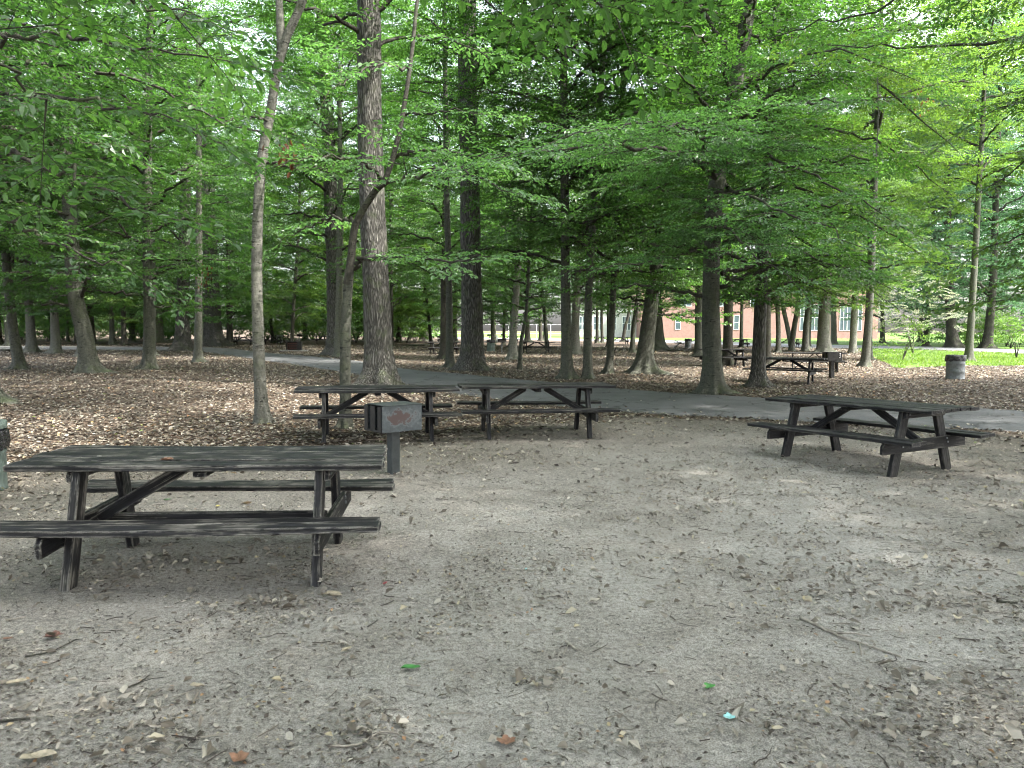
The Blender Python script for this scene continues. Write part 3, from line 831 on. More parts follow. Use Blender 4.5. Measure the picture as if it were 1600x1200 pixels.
tree('l2', 'beech_tree', 'slim grey trunk bending left as it rises, at the left edge', [(32, 577), (22, 520), (11, 440), (5, 340), (4, 200)], 14, BARK_BEECH, 'low', 0, LEAF_DARK, flare=1.0, group=G)
tree('l3', 'beech_tree', 'grey trunk with rooty foot, left one of a far pair near the left edge', [(50, 551), (46, 470), (38, 350)], 13, BARK_BEECH, 'mid', 1, LEAF_DARK, flare=1.2, group=G)
tree('l4', 'beech_tree', 'grey trunk with rooty foot, right one of a far pair near the left edge', [(87, 552), (85, 470), (84, 350)], 12, BARK_BEECH, 'low', 1, LEAF_DARK, flare=1.2, group=G)
tree('l5', 'beech_tree', 'stout smooth trunk leaning left over spreading roots in the leaf litter', [(141, 582), (133, 520), (119, 460), (112, 380), (105, 250), (100, 100)], 23, BARK_BEECH, 'low', 2, LEAF, flare=1.1, group=G)
tree('l5b', 'beech_tree', 'thin trunk with dark roots half hidden behind the stout leaning trunk', [(126, 557), (125, 470), (124, 350)], 8, BARK_BEECH, 'mid', 0, LEAF_DARK, flare=1.4, group=G)
tree('l6', 'beech_tree', 'straight smooth upright trunk standing alone in the litter left of the path', [(233, 577), (233, 480), (231, 380), (232, 180), (236, 0)], 16, BARK_BEECH, 'low', 0, LEAF, flare=1.0, group=G)
tree('l7', 'beech_tree', 'thin grey far trunk, left one of two before the left green thicket', [(175, 539), (175, 460), (176, 350)], 7, BARK_BEECH, 'far', 1, LEAF, group=G)
tree('l8', 'beech_tree', 'thin darker far trunk, right one of two before the left green thicket', [(194, 540), (192, 460), (190, 350)], 7, BARK_DARK, 'far', 0, LEAF_LIME, group=G)
tree('l9', 'beech_tree', 'faint far trunk between the twin far stems and the straight upright trunk', [(207, 534), (206, 460), (206, 350)], 8, BARK_BEECH, 'far', 1, LEAF, group=G)
tree('l10', 'beech_tree', 'short looking pale trunk with white roots just right of the straight upright trunk', [(249, 535), (247, 460), (246, 350)], 11, BARK_PALE, 'far', 0, LEAF_LIME, flare=1.0, fl_h=0.5, group=G)
tree('l11', 'beech_tree', 'narrow dark trunk at the left end of the far table by the path', [(359, 538), (358, 470), (356, 350)], 9, BARK_DARK, 'far', 1, LEAF, group=G)
tree('m1', 'beech_tree', 'narrow grey trunk behind the fire box at the path', [(477, 532), (476, 480), (474, 350)], 7, BARK_BEECH, 'far', 0, LEAF, group=G, crown_scale=1.3)
tree('m2', 'beech_tree', 'thin dark trunk just right of the thickest trunk, far back', [(612, 541), (612, 480), (610, 350)], 5, BARK_DARK, 'far', 0, LEAF, group=G, crown_scale=1.2)
tree('m3', 'oak_tree', 'pale far trunk with widening foot seen between the two big ridged trunks', [(665, 533), (666, 480), (668, 350)], 12, BARK_PALE, 'far', 1, LEAF_LIME, flare=0.7, fl_h=0.9, group=G)
tree('m4', 'beech_tree', 'darker back stem of the twin pair beside the broad ridged trunk', [(692, 561), (693, 470), (695, 300)], 9, BARK_DARK, 'mid', 1, LEAF, flare=1.2, group=G)
tree('m5', 'beech_tree', 'smooth front stem of the twin pair beside the broad ridged trunk', [(703, 575), (702, 480), (697, 250), (694, 0)], 10.5, BARK_BEECH, None, 0, LEAF, flare=0.9, group=G)
tree('m6', 'beech_tree', 'pale buttressed trunk in front of the mid distance tables', [(801, 562), (802, 520), (806, 470), (812, 350)], 11, BARK_PALE, 'mid', 0, LEAF, flare=1.3, group=G)
tree('m7', 'young_tree', 'thin slanting stem just right of the pale buttressed trunk', [(812, 577), (815, 530), (822, 490), (827, 400)], 6, BARK_BEECH, 'small', 0, LEAF, flare=0.5, top_h=8, group=G)
tree('m8', 'beech_tree', 'dark far stem, leftmost of three behind the slanting stem', [(824, 534), (824, 480), (826, 350)], 8, BARK_DARK, 'mid', 1, LEAF, group=G)
tree('m9', 'beech_tree', 'dark far stem in the middle of the three behind the slanting stem', [(845, 533), (844, 480), (846, 350)], 6, BARK_DARK, None, group=G)
tree('m10', 'beech_tree', 'thin tilted far stem, rightmost of the three behind the slanting stem', [(850, 533), (853, 480), (858, 350)], 4, BARK_BEECH, None, group=G)
tree('c1', 'beech_tree', 'smooth green grey trunk at the path edge, left of a close neighbour', [(886, 592), (885, 520), (883, 400), (882, 250), (880, 60)], 15, BARK_BEECH, 'mid', 1, LEAF, flare=1.2, group=G)
tree('c2', 'oak_tree', 'mottled light trunk standing back between two smooth path side trunks', [(899, 553), (900, 480), (908, 380), (930, 260)], 13, BARK_PALE, 'mid', 1, LEAF, flare=0.9, group=G)
tree('c3', 'beech_tree', 'smooth trunk rising straight then leaning right, right of its close path side neighbour', [(918, 592), (919, 500), (926, 350), (936, 190), (945, 30)], 12.5, BARK_BEECH, 'mid', 2, LEAF, flare=0.7, group=G)
tree('c4', 'beech_tree', 'thin trunk with a black hollow foot, next right of the close pair', [(951, 584), (955, 520), (961, 400), (966, 300)], 9.5, BARK_BEECH, 'mid', 0, LEAF, flare=1.1, group=G)
tree('c5', 'young_tree', 'left one of two thin stems far behind beside the white building', [(933, 536), (933, 490), (934, 400)], 4.5, BARK_DARK, 'mid', 1, LEAF, group=G)
tree('c6', 'young_tree', 'right one of two thin stems far behind beside the white building', [(941, 536), (940, 490), (940, 400)], 4.5, BARK_DARK, None, group=G)
tree('c7', 'young_tree', 'dark thin stem tilting right above the far centre table', [(973, 534), (977, 510), (983, 485), (992, 400)], 5, BARK_DARK, None, group=G)
tree('c8', 'beech_tree', 'thin grey stem left of the wide leaning trunk', [(988, 551), (990, 510), (997, 460), (1004, 380)], 7, BARK_BEECH, 'mid', 0, LEAF, flare=1.0, group=G)
tree('c9', 'oak_tree', 'wide grey trunk with sloping foot hidden behind the leaning root spread trunk', [(1026, 546), (1024, 500), (1020, 400)], 22, BARK_BEECH, 'far', 1, LEAF, flare=1.0, fl_h=0.6, group=G)
tree('c10', 'beech_tree', 'dark trunk leaning right over widely spread roots, mid grove', [(1006, 584), (1009, 540), (1017, 480), (1034, 360), (1046, 280), (1072, 120), (1080, 0)], 22, BARK_BEECH, 'low', 0, LEAF, crown_scale=.92, flare=1.6, fl_h=0.3, lobes=7, group=G)
tree('c11', 'oak_tree', 'grey trunk just behind the mossy footed trunk on its left', [(1092, 556), (1092, 500), (1093, 400)], 12, BARK_BEECH, 'mid', 1, LEAF, flare=0.8, group=G)
tree('r1', 'beech_tree', 'smooth grey green trunk with knuckled roots on the path edge, leaning right high up', [(1113, 615), (1113, 560), (1111, 470), (1113, 350), (1122, 270), (1142, 180), (1160, 70), (1175, -20)], 27, BARK_BEECH, 'low', 1, LEAF, flare=1.1, fl_h=0.26, lobes=9, group=G, rotz=0.6)
tree('r2', 'oak_tree', 'dark trunk directly behind the knuckled root trunk at the tables', [(1137, 570), (1137, 500), (1139, 400)], 14, BARK_DARK, 'mid', 0, LEAF, group=G)
tree('r3', 'oak_tree', 'dark brown trunk with a vertical seam at its foot, in front of the grove tables', [(1184, 604), (1187, 540), (1189, 450), (1196, 330), (1206, 180), (1212, 50)], 19, BARK_OAK, 'low', 2, LEAF, flare=1.2, lobes=4, group=G)
tree('r4', 'oak_tree', 'nearly black trunk close behind the seamed brown trunk', [(1199, 571), (1199, 500), (1200, 400)], 11, BARK_DARK, 'mid', 1, LEAF, group=G)
tree('r5', 'young_tree', 'pale thin stem, leftmost of the light stems before the brick building', [(1216, 551), (1216, 510), (1213, 450), (1210, 400)], 7, BARK_PALE, 'mid', 0, LEAF, flare=0.8, group=G)
tree('r6', 'young_tree', 'pale stem leaning right between the thin pale stems and brick wall', [(1236, 549), (1241, 510), (1248, 475), (1255, 400)], 8, BARK_PALE, None, flare=0.5, group=G)
tree('r6b', 'young_tree', 'crooked grey limb shaped stem slanting left behind the pale leaning stem', [(1236, 541), (1230, 510), (1224, 480), (1215, 420)], 7, BARK_BEECH, None, flare=0.3, group=G)
tree('r7', 'young_tree', 'pale straight stem just left of the rough bright trunk', [(1257, 549), (1259, 510), (1264, 460), (1270, 380)], 8, BARK_PALE, 'mid', 1, LEAF, flare=0.7, group=G)
tree('r8', 'oak_tree', 'rough bright barked trunk before the large window of the brick building', [(1287, 551), (1288, 500), (1292, 400)], 18, BARK_PALE, 'mid', 0, LEAF_LIME, flare=0.9, group=G)
tree('r9', 'oak_tree', 'dark narrow trunk behind the rough bright trunk', [(1303, 538), (1302, 500), (1300, 400)], 9, BARK_BEECH, None, flare=0.6, group=G)
tree('r10', 'beech_tree', 'pale grey trunk left one of the two at the edge of the right lawn', [(1332, 551), (1334, 500), (1338, 400)], 10, BARK_PALE, 'mid', 1, LEAF_LIME, flare=0.6, group=G)
tree('r11', 'beech_tree', 'brown grey trunk right one of the two at the edge of the right lawn', [(1357, 562), (1358, 500), (1361, 400)], 10.5, BARK_BEECH, 'mid', 0, LEAF_LIME, flare=0.6, group=G)
tree('r12', 'oak_tree', 'left dark trunk of two across the far road at right', [(1490, 544), (1486, 500), (1482, 430), (1480, 300)], 14, BARK_DARK, 'far', 1, LEAF_BLUE, flare=1.1, fl_h=0.6, group=G, crown_scale=1.35, top_h=22)
tree('r13', 'oak_tree', 'right dark trunk of two across the far road, leaning slightly', [(1542, 545), (1547, 500), (1552, 430), (1556, 300)], 12, BARK_DARK, 'far', 0, LEAF_BLUE, flare=1.1, fl_h=0.6, group=G, crown_scale=1.6, top_h=24)
TREE_COUNT_NAMED = len(TREES)

# ------------------------------------------------------------------ far woods and the trees round the clearing
def simple_tree(x, y, r_b, kind, ci, lm, label, group, bark=BARK_BEECH, scale=1.0, top_h=18, seed=0):
    rr = np.random.default_rng(900 + seed)
    lean = rr.normal(0, 0.4, 2)
    return tree('f%d' % len(TREES), 'woodland_tree', label, [(0, 0, 0), (lean[0] * .3, lean[1] * .3, 3), (lean[0], lean[1], 8)], r_b, bark, kind, ci, lm, xy=(x, y), group=group, crown_scale=scale, top_h=top_h)
fr = np.random.default_rng(11)
k = 0
taken = [(t[3], t[4]) for t in TREES.values()]
def free(x, y, d): return all((x - a) ** 2 + (y - b) ** 2 > d * d for a, b in taken)
for _ in range(4000):                                   # left and centre, behind everything listed above
    y = fr.uniform(58, 104); x = fr.uniform(-0.80 * y, -0.01 * y + 2)
    if not free(x, y, 5.6) or in_poly(np.array([x]), np.array([y]), path_poly)[0]: continue
    if y < 76 and -0.5 * y < x: 
        if not free(x, y, 8): continue
    taken.append((x, y)); k += 1
    simple_tree(x, y, fr.uniform(0.12, 0.30), 'far', k, [LEAF, LEAF_LIME, LEAF, LEAF_DARK][k % 4], 'woodland tree among many alike in the far woods at left and centre', 'trees of the far woods', [BARK_BEECH, BARK_DARK][k % 2], fr.uniform(0.8, 1.1), seed=k)
    if k >= 34: break
for x, y, s, lm in [(44, 82, 1.3, LEAF_BLUE), (52, 88, 1.75, LEAF_BLUE), (60, 84, 1.5, LEAF_BLUE), (66, 95, 1.7, LEAF_BLUE), (48, 100, 1.5, LEAF_BLUE), (75, 98, 1.6, LEAF_BLUE), (57, 108, 1.8, LEAF_BLUE)]:
    k += 1; simple_tree(x, y, 0.28, 'far', k, lm, 'tall bluish green tree standing in the wood across the far road at right', 'bluish trees across the road', BARK_DARK, s, seed=k, top_h=20)
for x, y, s in [(3, 66, .9), (9, 72, .95), (16, 66, .9), (22, 74, .95), (-2, 78, .9), (14, 82, .95), (6, 60, .8), (19, 58, .8), (26, 68, .9), (30, 78, .95)]:
    k += 1; simple_tree(x, y, 0.16, 'mid', k, LEAF_LIME if k % 2 else LEAF, 'slim tree with a high crown before the open lawn in the middle distance', 'slim trees before the far lawn', BARK_BEECH, s, seed=k)
# the clearing is ringed by trees added outside the frame; their crowns shade it
for j, (x, y, kd, lm, sc, lab) in enumerate([(-15.5, 38, 'high', LEAF, 1.0, 'slim high crowned grey trunk in the litter left of the slender pale tree'), (-10.2, 45, 'high', LEAF, 1.05, 'slim high crowned trunk beyond the path right of the slender pale tree'),
        (-22, 47, 'high', LEAF_DARK, 1.0, 'slim high crowned tree deep behind the straight upright trunk'), (-4.6, 52, 'high', LEAF, 1.1, 'slim high crowned tree deep behind the dark ridged path trunk'), (16.5, 36, 'high', LEAF_LIME, 1.0, 'slim high crowned tree left of the right lawn'),
        (25.5, 43, 'high', LEAF_LIME, 1.0, 'slim high crowned tree on the litter right of the lawn edge pair'), (-13, 58, 'high', LEAF, 1.2, 'slim high crowned tree behind the fire box beside the path')]):
    k += 1
    tree('gap%d' % j, 'beech_tree', lab, [(0, 0, 0), (0.1, 0, 3), (0.2, 0.1, 8)], .10 + .002 * y, BARK_BEECH, kd, k, lm, xy=(x, y), group=G, crown_scale=sc, flare=.8)
RING = [(-9.5, 9.5, 'mid', LEAF_DARK), (-9, 1.5, 'high', LEAF), (-17, -9, 'low', LEAF), (-9, -17, 'low', LEAF), (-1, -20, 'low', LEAF), (7, -19, 'low', LEAF), (15, -17, 'low', LEAF), (3.5, -13, 'high', LEAF), (10, -6, 'mid', LEAF), (13, 2, 'high', LEAF),
        (15.5, 11, 'high', LEAF_LIME), (22, 20, 'mid', LEAF_LIME), (20, 4, 'mid', LEAF), (27, 12, 'high', LEAF), (-16, 4, 'mid', LEAF), (-15, 17, 'low', LEAF_DARK), (-20, 26, 'mid', LEAF_DARK), (17, -4, 'high', LEAF), (8, -1.5, 'high', LEAF), (18, -12, 'high', LEAF), (23, -2, 'high', LEAF), (24, -9, 'high', LEAF), (19, 15, 'high', LEAF_LIME), (30, 2, 'mid', LEAF), (31, 20, 'mid', LEAF_LIME), (29, -9, 'mid', LEAF), (11.5, 6.0, 'high', LEAF)]
for j, (x, y, kd, lm) in enumerate(RING):
    k += 1
    tree('ring%d' % j, 'woodland_tree', 'woodland tree added beside the clearing, outside the picture, its crown shading it', [(0, 0, 0), (0.1, 0, 3), (0.2, 0.1, 8)], 0.2, BARK_BEECH, kd, k, lm, xy=(x, y), group='trees ringing the clearing')

# ------------------------------------------------------------------ boughs read from the photograph
def W(*pts): return [at(px, py, Y) for px, py, Y in pts]
nb = 0
# young tree behind the table: crooked dark fork and the boughs it carries
fork = Foliage(0.09, True, 21)
root, base, rb, bx, by = TREES['multi']
o_ = np.array(root.location)
tb = curve(np.array(W((543, 445, by), (546, 425, by), (549, 400, by), (556, 350, by), (585, 300, by - .1), (602, 280, by - .2), (622, 215, by - .2), (640, 110, by), (652, 0, by + .2))) - o_, 40)
fork.wood(tb, np.linspace(0.082, 0.03, 40), 9)
for C_, r0, tw, s0 in [
    (W((549, 415, by), (570, 408, by - .3), (610, 402, by - 1.0), (700, 405, by - 2.2), (770, 400, by - 3.0)), .035, .95, .3),
    (W((585, 300, by), (640, 275, by - 1.2), (720, 265, by - 2.5), (800, 300, by - 3.4)), .03, 1.0, .3),
    (W((602, 280, by), (560, 250, by - .8), (500, 245, by - 1.6), (430, 260, by - 2.0)), .025, .9, .2),
    (W((556, 350, by), (530, 340, by + .6), (490, 350, by + 1.2), (440, 375, by + 1.6)), .022, .8, .3),
    (W((610, 250, by), (660, 235, by - .5), (730, 240, by - 1.0), (790, 255, by - 1.5)), .025, 1.0, .2),
    (W((630, 180, by), (690, 175, by - .6), (760, 178, by - 1.0)), .02, .9, .2),
    (W((640, 110, by), (600, 100, by - .6), (550, 120, by - 1.0), (510, 150, by - 1.4)), .02, .9, .2),
    (W((648, 60, by), (700, 60, by - .6), (770, 90, by - 1.2)), .02, .9, .2)]:
    fork.limb(np.array(C_) - o_, r0, tw, s0, 0.24)
link('crown', fork.leaves_mesh('crown', LEAF_LIT), root)
b_ = link('branches', fork.wood_mesh('branches', BARK_DARK), root); b_['kind'] = 'stuff'
# fork of the slender pale tree
root, base, rb, bx, by = TREES['birch']
mb = MB(); o_ = np.array(root.location)
pts = curve(np.array(W((440, 78, by), (438, 40, by), (436, 0, by + .1), (430, -80, by + .3))) - o_, 12)
mb.tube(pts, np.linspace(0.085, 0.05, 12), 12)
mb.build('limb', BARK_PALE, root, smooth=True)
own_foliage('birch', [(W((418, 255, by), (445, 258, by - .3), (490, 262, by - .8), (540, 275, by - 1.4)), .02, .7),
                      (W((420, 190, by), (390, 180, by - .4), (350, 190, by - 1.0)), .018, .7)], 0.09, seed=31)
# right-hand beech: bright boughs reaching forward over the path
r1y = TREES['r1'][4]
own_foliage('r1', [
    (W((1125, 255, r1y), (1180, 175, r1y - 4), (1270, 160, r1y - 6.5), (1400, 152, r1y - 8.5)), .05, 1.2),
    (W((1120, 280, r1y), (1090, 210, r1y - 5), (1000, 195, r1y - 8), (880, 215, r1y - 10)), .06, 1.5),
    (W((1120, 280, r1y), (1060, 235, r1y - 4), (930, 225, r1y - 8), (760, 250, r1y - 10.5)), .06, 1.5),
    (W((1118, 300, r1y), (1150, 300, r1y - 4), (1230, 330, r1y - 7), (1330, 380, r1y - 8.5)), .05, 1.5),
    (W((1114, 340, r1y), (1130, 350, r1y - 3), (1170, 390, r1y - 6), (1240, 440, r1y - 7.5)), .05, 1.4),
    (W((1114, 360, r1y), (1180, 370, r1y - 2), (1290, 410, r1y - 3), (1390, 450, r1y - 4)), .05, 1.4),
    (W((1135, 200, r1y), (1200, 240, r1y - 3), (1300, 290, r1y - 5), (1420, 360, r1y - 6)), .05, 1.5),
    (W((1145, 150, r1y), (1220, 100, r1y - 3), (1300, 80, r1y - 5), (1420, 120, r1y - 6)), .05, 1.4),
    (W((1114, 370, r1y), (1060, 400, r1y - 2), (990, 410, r1y - 4), (900, 420, r1y - 5)), .04, 1.2)],
    0.085, mat=LEAF_LIT, seed=41)
r3y = TREES['r3'][4]
own_foliage('r3', [
    (W((1200, 260, r3y), (1260, 300, r3y - 1), (1350, 340, r3y - 2), (1440, 400, r3y - 2)), .05, 1.4),
    (W((1195, 330, r3y), (1260, 380, r3y - 1), (1330, 430, r3y - 1), (1400, 480, r3y - 1)), .05, 1.4),
    (W((1205, 200, r3y), (1290, 200, r3y - 2), (1390, 230, r3y - 3), (1480, 300, r3y - 3)), .05, 1.4),
    (W((1190, 400, r3y), (1230, 430, r3y - 2), (1290, 455, r3y - 2), (1340, 470, r3y - 2)), .04, 1.1),
    (W((1212, 100, r3y), (1300, 90, r3y - 3), (1400, 150, r3y - 4), (1500, 240, r3y - 4)), .05, 1.5)],
    0.095, mat=LEAF_LIME, seed=43)
# boughs from trees that stand outside the frame
own_foliage('ring0', [
    (W((-260, 250, 9.5), (-60, 240, 7.5), (80, 260, 6.4), (230, 330, 5.8)), .04, 1.2),
    (W((-260, 200, 9.5), (-40, 150, 7.5), (120, 150, 6.6), (280, 190, 6.0)), .04, 1.2),
    (W((-260, 100, 9.5), (-30, 60, 7.5), (140, 60, 6.6), (330, 90, 6.2)), .04, 1.2),
    (W((-260, 300, 9.5), (-60, 330, 8.2), (60, 370, 7.6), (200, 420, 7.4)), .04, 1.1),
    (W((-260, 0, 9.5), (-40, -40, 7.5), (120, -20, 6.6), (300, 20, 6.0)), .04, 1.2),
    (W((-260, 150, 9.5), (0, 100, 9.5), (180, 120, 9), (380, 200, 8.6)), .04, 1.3)],
    0.085, mat=LEAF_DARK, seed=51)
own_foliage('ring1', [
    (W((-500, -600, 1.8), (-60, -300, 3.2), (120, -70, 4.0), (290, 20, 4.4)), .03, .9),
    (W((-500, -600, 1.8), (-100, -200, 3.0), (-10, 60, 4.2), (70, 190, 4.8)), .03, .9)],
    0.09, mat=LEAF, seed=53)
own_foliage('ring7', [
    ([Vector((3.5, -13, 8)), Vector((1.5, -3, 6.0)), at(800, -330, 3.2), at(900, -60, 4.2), at(960, 20, 4.7)], .05, 1.0, .45),
    ([Vector((3.5, -13, 7.6)), Vector((1.2, -3, 5.8)), at(700, -330, 3.2), at(740, -80, 4.2), at(770, 10, 4.8)], .05, 1.0, .45),
    ([Vector((3.5, -13, 7.6)), Vector((1.8, -3, 5.8)), at(1050, -300, 3.4), at(1010, -90, 4.4), at(1020, -10, 5.2)], .05, .8, .5)],
    0.095, mat=LEAF, seed=55, step=.16)
own_foliage('ring10', [
    (W((2000, 330, 11), (1850, 180, 11.5), (1680, 210, 12), (1530, 300, 12.5)), .04, 1.4),
    (W((2000, 330, 11), (1850, 280, 12), (1680, 330, 12.4), (1520, 400, 12.8)), .04, 1.4),
    (W((2000, 300, 11), (1850, 100, 11.5), (1660, 60, 12), (1430, 75, 12.5), (1290, 70, 13)), .05, 1.3),
    (W((2000, 300, 11), (1850, 20, 11), (1700, -20, 11.6), (1500, -10, 12)), .05, 1.3),
    (W((2000, 330, 11), (1850, 360, 11.8), (1680, 410, 12), (1560, 470, 12.2)), .04, 1.3),
    (W((2000, 330, 11), (1850, 150, 11.8), (1690, 130, 12), (1540, 180, 12.2)), .04, 1.3)],
    0.10, mat=LEAF_LIME, seed=57)
own_foliage('ring9', [
    ([Vector((13, 2, 9)), at(1900, -150, 9), at(1600, -60, 10), at(1330, 20, 11), at(1200, 60, 12)], .06, 1.5, .4)],
    0.09, mat=LEAF, seed=59)

# dead brown leaf clusters
def withered(px, py, Y, w, h, label, seed):
    r = np.random.default_rng(seed); n = 26
    c = at(px, py, Y); P = np.stack([r.normal(0, w, n), r.normal(0, w, n), r.normal(0, h, n)], -1)
    D = np.stack([r.normal(0, .5, n), r.normal(0, .5, n), -np.ones(n)], -1); D /= np.linalg.norm(D, axis=1)[:, None]
    lv = leaf_verts(P, D, r.normal(0, 1, (n, 3)), np.full(n, .12), True, r)
    V = lv.reshape(-1, 3)
    rt = thing('leaf_cluster', label, 'dead leaves', c)
    rr = r.random(n)
    lf = link('leaves', mesh_np('leaves', V, [leaf_faces(n, 6)], LEAF_BROWN, fattrs={'rnd': np.concatenate([rr, rr])}), rt); lf['kind'] = 'stuff'
    m = MB(); m.tube([(0, 0, h * 3), (0.02, 0, h), (0, 0, -h)], [.006, .005, .003], 5); m.build('stem', BARK_DARK, rt)
withered(322, 428, 30, .14, .32, 'hanging rusty brown dead leaf cluster in front of the very wide pale trunk', 1)
withered(448, 240, 12.5, .12, .10, 'small brown dead leaf cluster beside the slender pale tree', 2)
withered(1440, 155, 26, .2, .2, 'dark brown dead leaf cluster high in the leaves at right', 3)
# hanging vine, bare dead branch above the path
m = MB(); m.tube([at(1371, 120, 15), at(1373, 180, 15), at(1369, 245, 15)], .012, 5)
tag(m.build('hanging_vine', BARK_PALE), 'thin pale vine hanging straight down from the long bough at right', 'vine')

# ------------------------------------------------------------------ shrubs and undergrowth
def shrub(name, label, x, y, h, w, mat, n=60, leaf=0.10, seed=0, stems=5, group=None, bark=BARK_DARK, low=0.1, cat='shrub', L0=0.5):
    f = Foliage(leaf, leaf < 0.12, 700 + seed); r = f.r
    root = thing(name, label, cat, (x, y, gz(x, y)), group=group)
    for k_ in range(stems):
        a = r.random() * 6.28; e = np.array([math.cos(a) * w * .5, math.sin(a) * w * .5, h * r.uniform(.6, .9)])
        f.wood([(0, 0, -.05), e * [.35, .35, .5], e], [.02 + .006 * h, .015, .006], 5)
    for k_ in range(n):
        a = r.random() * 6.28; q = math.sqrt(r.random()); z = h * (low + (1 - low) * r.random())
        rad = w * q * math.sqrt(max(0.15, 1 - abs(z / h * 1.6 - .7) ** 2))
        p = np.array([math.cos(a) * rad, math.sin(a) * rad, z])
        f.spray(p, [math.cos(a), math.sin(a), r.normal(.25, .3)], L0 * r.uniform(.8, 1.5), r.normal(0, .3))
    link('foliage', f.leaves_mesh('foliage', mat), root)
    b = link('branches', f.wood_mesh('branches', bark), root); b['kind'] = 'stuff'
    return root
gx, gy = ground(1410, 562)
shrub('shrub', 'light green open shrub on the right lawn edge, left of the trash can', gx, gy, 2.0, 1.5, LEAF_LIME, 50, .09, 1)
gx, gy = ground(1588, 560)
shrub('shrub', 'small fresh green bush on thin stems at the right edge behind the trash can', gx, gy, 2.4, 1.2, LEAF_LIME, 46, .09, 2, low=.4)
gx, gy = ground(1395, 552)
shrub('dogwood_tree', 'pale silvery spreading small tree left of the dark trunks across the road', gx + 1.5, gy, 5.6, 3.4, LEAF_PALE, 110, .10, 3, stems=9, bark=BARK_PALE, low=.3, cat='small tree', L0=.7)
protos = []
for j in range(3):
    p_ = shrub('undergrowth_shrub', 'leafy green shrub in the undergrowth thicket under the far woods', -30 + 5 * j, 84 + j, 3.0, 2.6, [LEAF, LEAF_LIME, LEAF_DARK][j], 60, .2, 10 + j, group='undergrowth shrubs of the far woods', L0=.8)
    protos.append(p_)
fr = np.random.default_rng(5)
for j in range(70):
    y = (fr.uniform(86, 100) if j % 2 else fr.uniform(104, 122)) if j < 60 else fr.uniform(74, 84)
    x = fr.uniform(-.76, -.12) * y if j < 60 else fr.uniform(.50, .78) * y
    copy_thing(protos[j % 3], (x, y, gz(x, y)), (0, 0, fr.uniform(0, 6.28)), 'leafy green shrub in the undergrowth thicket under the far woods' if j < 60 else 'dark leafy shrub in the thicket across the far road at right', 'undergrowth shrubs of the far woods' if j < 60 else 'thicket across the road', scale=fr.uniform(.8, 1.5) if (j % 2 or j >= 60) else fr.uniform(1.8, 2.8))

# ------------------------------------------------------------------ brick building, fence
BRICK = None
def brick_mat():
    m, nt, out = new_mat('red_brick'); h = N(nt)
    co = h.n('ShaderNodeTexCoord').outputs['Object']
    sw = h.n('ShaderNodeSeparateXYZ', i_Vector=co); cc = h.n('ShaderNodeCombineXYZ', i_X=sw.outputs[0], i_Y=sw.outputs[2]).outputs[0]
    b = h.n('ShaderNodeTexBrick', i_Vector=cc, i_Scale=1.0, i_Color1=(.23, .112, .098, 1), i_Color2=(.19, .09, .08, 1), i_Mortar=(.24, .18, .165, 1))
    b.inputs['Brick Width'].default_value = .22; b.inputs['Row Height'].default_value = .075; b.inputs['Mortar Size'].default_value = .012
    col = h.mix(.4, b.outputs['Color'], h.ramp(h.tex(co, 1.5, 4), [(.3, .7), (.7, 1.3)]), 'MULTIPLY')
    nt.links.new(h.pbsdf(col, .9), out.inputs[0]); return m
BRICK = brick_mat()
CONC = plain_mat('pale_concrete', (.30, .30, .29), (.40, .40, .385), 2, .8)
GLASS = plain_mat('window_glass', (.05, .07, .085), (.09, .12, .135), .6, .12, 0, 0)
WHITE = plain_mat('white_frame_paint', (.65, .66, .66), (.78, .78, .78), 3, .5)
BY = 150.0
bl = thing('school_building', 'long low red brick building beyond the far lawn, seen between the trunks at right', 'building', (0, BY, 0))
def X(px): return (px - 800) / F_PX * BY
m = MB(); m.box((X(1185), 9, 5.2), (X(1370) - X(1000), 18, 10.4)); m.build('wall', BRICK, bl)
m = MB(); m.box((X(1185), 9, 10.6), (X(1372) - X(998), 18.6, .5)); m.build('roof', CONC, bl)
m = MB(); m.box((X(950), 12, 2.6), (X(1000) - X(900), 14, 5.2)); m.build('wall', CONC, bl)
m = MB(); m.box((X(950), 12, 5.35), (X(1000) - X(898), 14.6, .4)); m.build('roof', WHITE, bl)
def window(px0, px1, z0, z1, nx, nz, yoff=0.0):
    x0, x1 = X(px0), X(px1); w, hh = x1 - x0, z1 - z0; t = .09
    m = MB(); m.box(((x0 + x1) / 2, yoff - .02, z0), (w + .1, .12, t)); m.box(((x0 + x1) / 2, yoff - .02, z1), (w + .1, .12, t))
    for q in range(nx + 1): m.box((x0 + w * q / nx, yoff - .03, (z0 + z1) / 2), (t, .10, hh - t))
    for q in range(1, nz): m.box(((x0 + x1) / 2, yoff - .015, z0 + hh * q / nz), (w - t, .06, t * .8))
    fr_ = m.build('window', WHITE, bl)
    g = MB(); g.box(((x0 + x1) / 2, yoff - .01, (z0 + z1) / 2), (w, .04, hh)); g.build('pane', GLASS, fr_)
window(1054, 1062, 1.7, 4.4, 1, 2)
window(1020, 1027, 1.7, 4.4, 1, 2)
window(1145, 1153, 1.7, 4.4, 1, 2)
window(1186, 1194, 1.7, 4.4, 1, 2)
window(1248, 1282, 1.6, 6.6, 6, 2)
window(1310, 1344, 1.6, 6.6, 6, 2)
window(1054, 1078, 6.2, 8.4, 3, 1); window(1110, 1134, 6.2, 8.4, 3, 1); window(1170, 1194, 6.2, 8.4, 3, 1)
for q in range(4): window(908 + q * 23, 921 + q * 23, 1.5, 4.2, 3, 2, 5.0)
m = MB(); m.box(((X(922.5) + X(929)) / 2, 4.97, 1.2), (X(929) - X(922.5), .1, 2.4)); m.build('door', BRICK, bl)
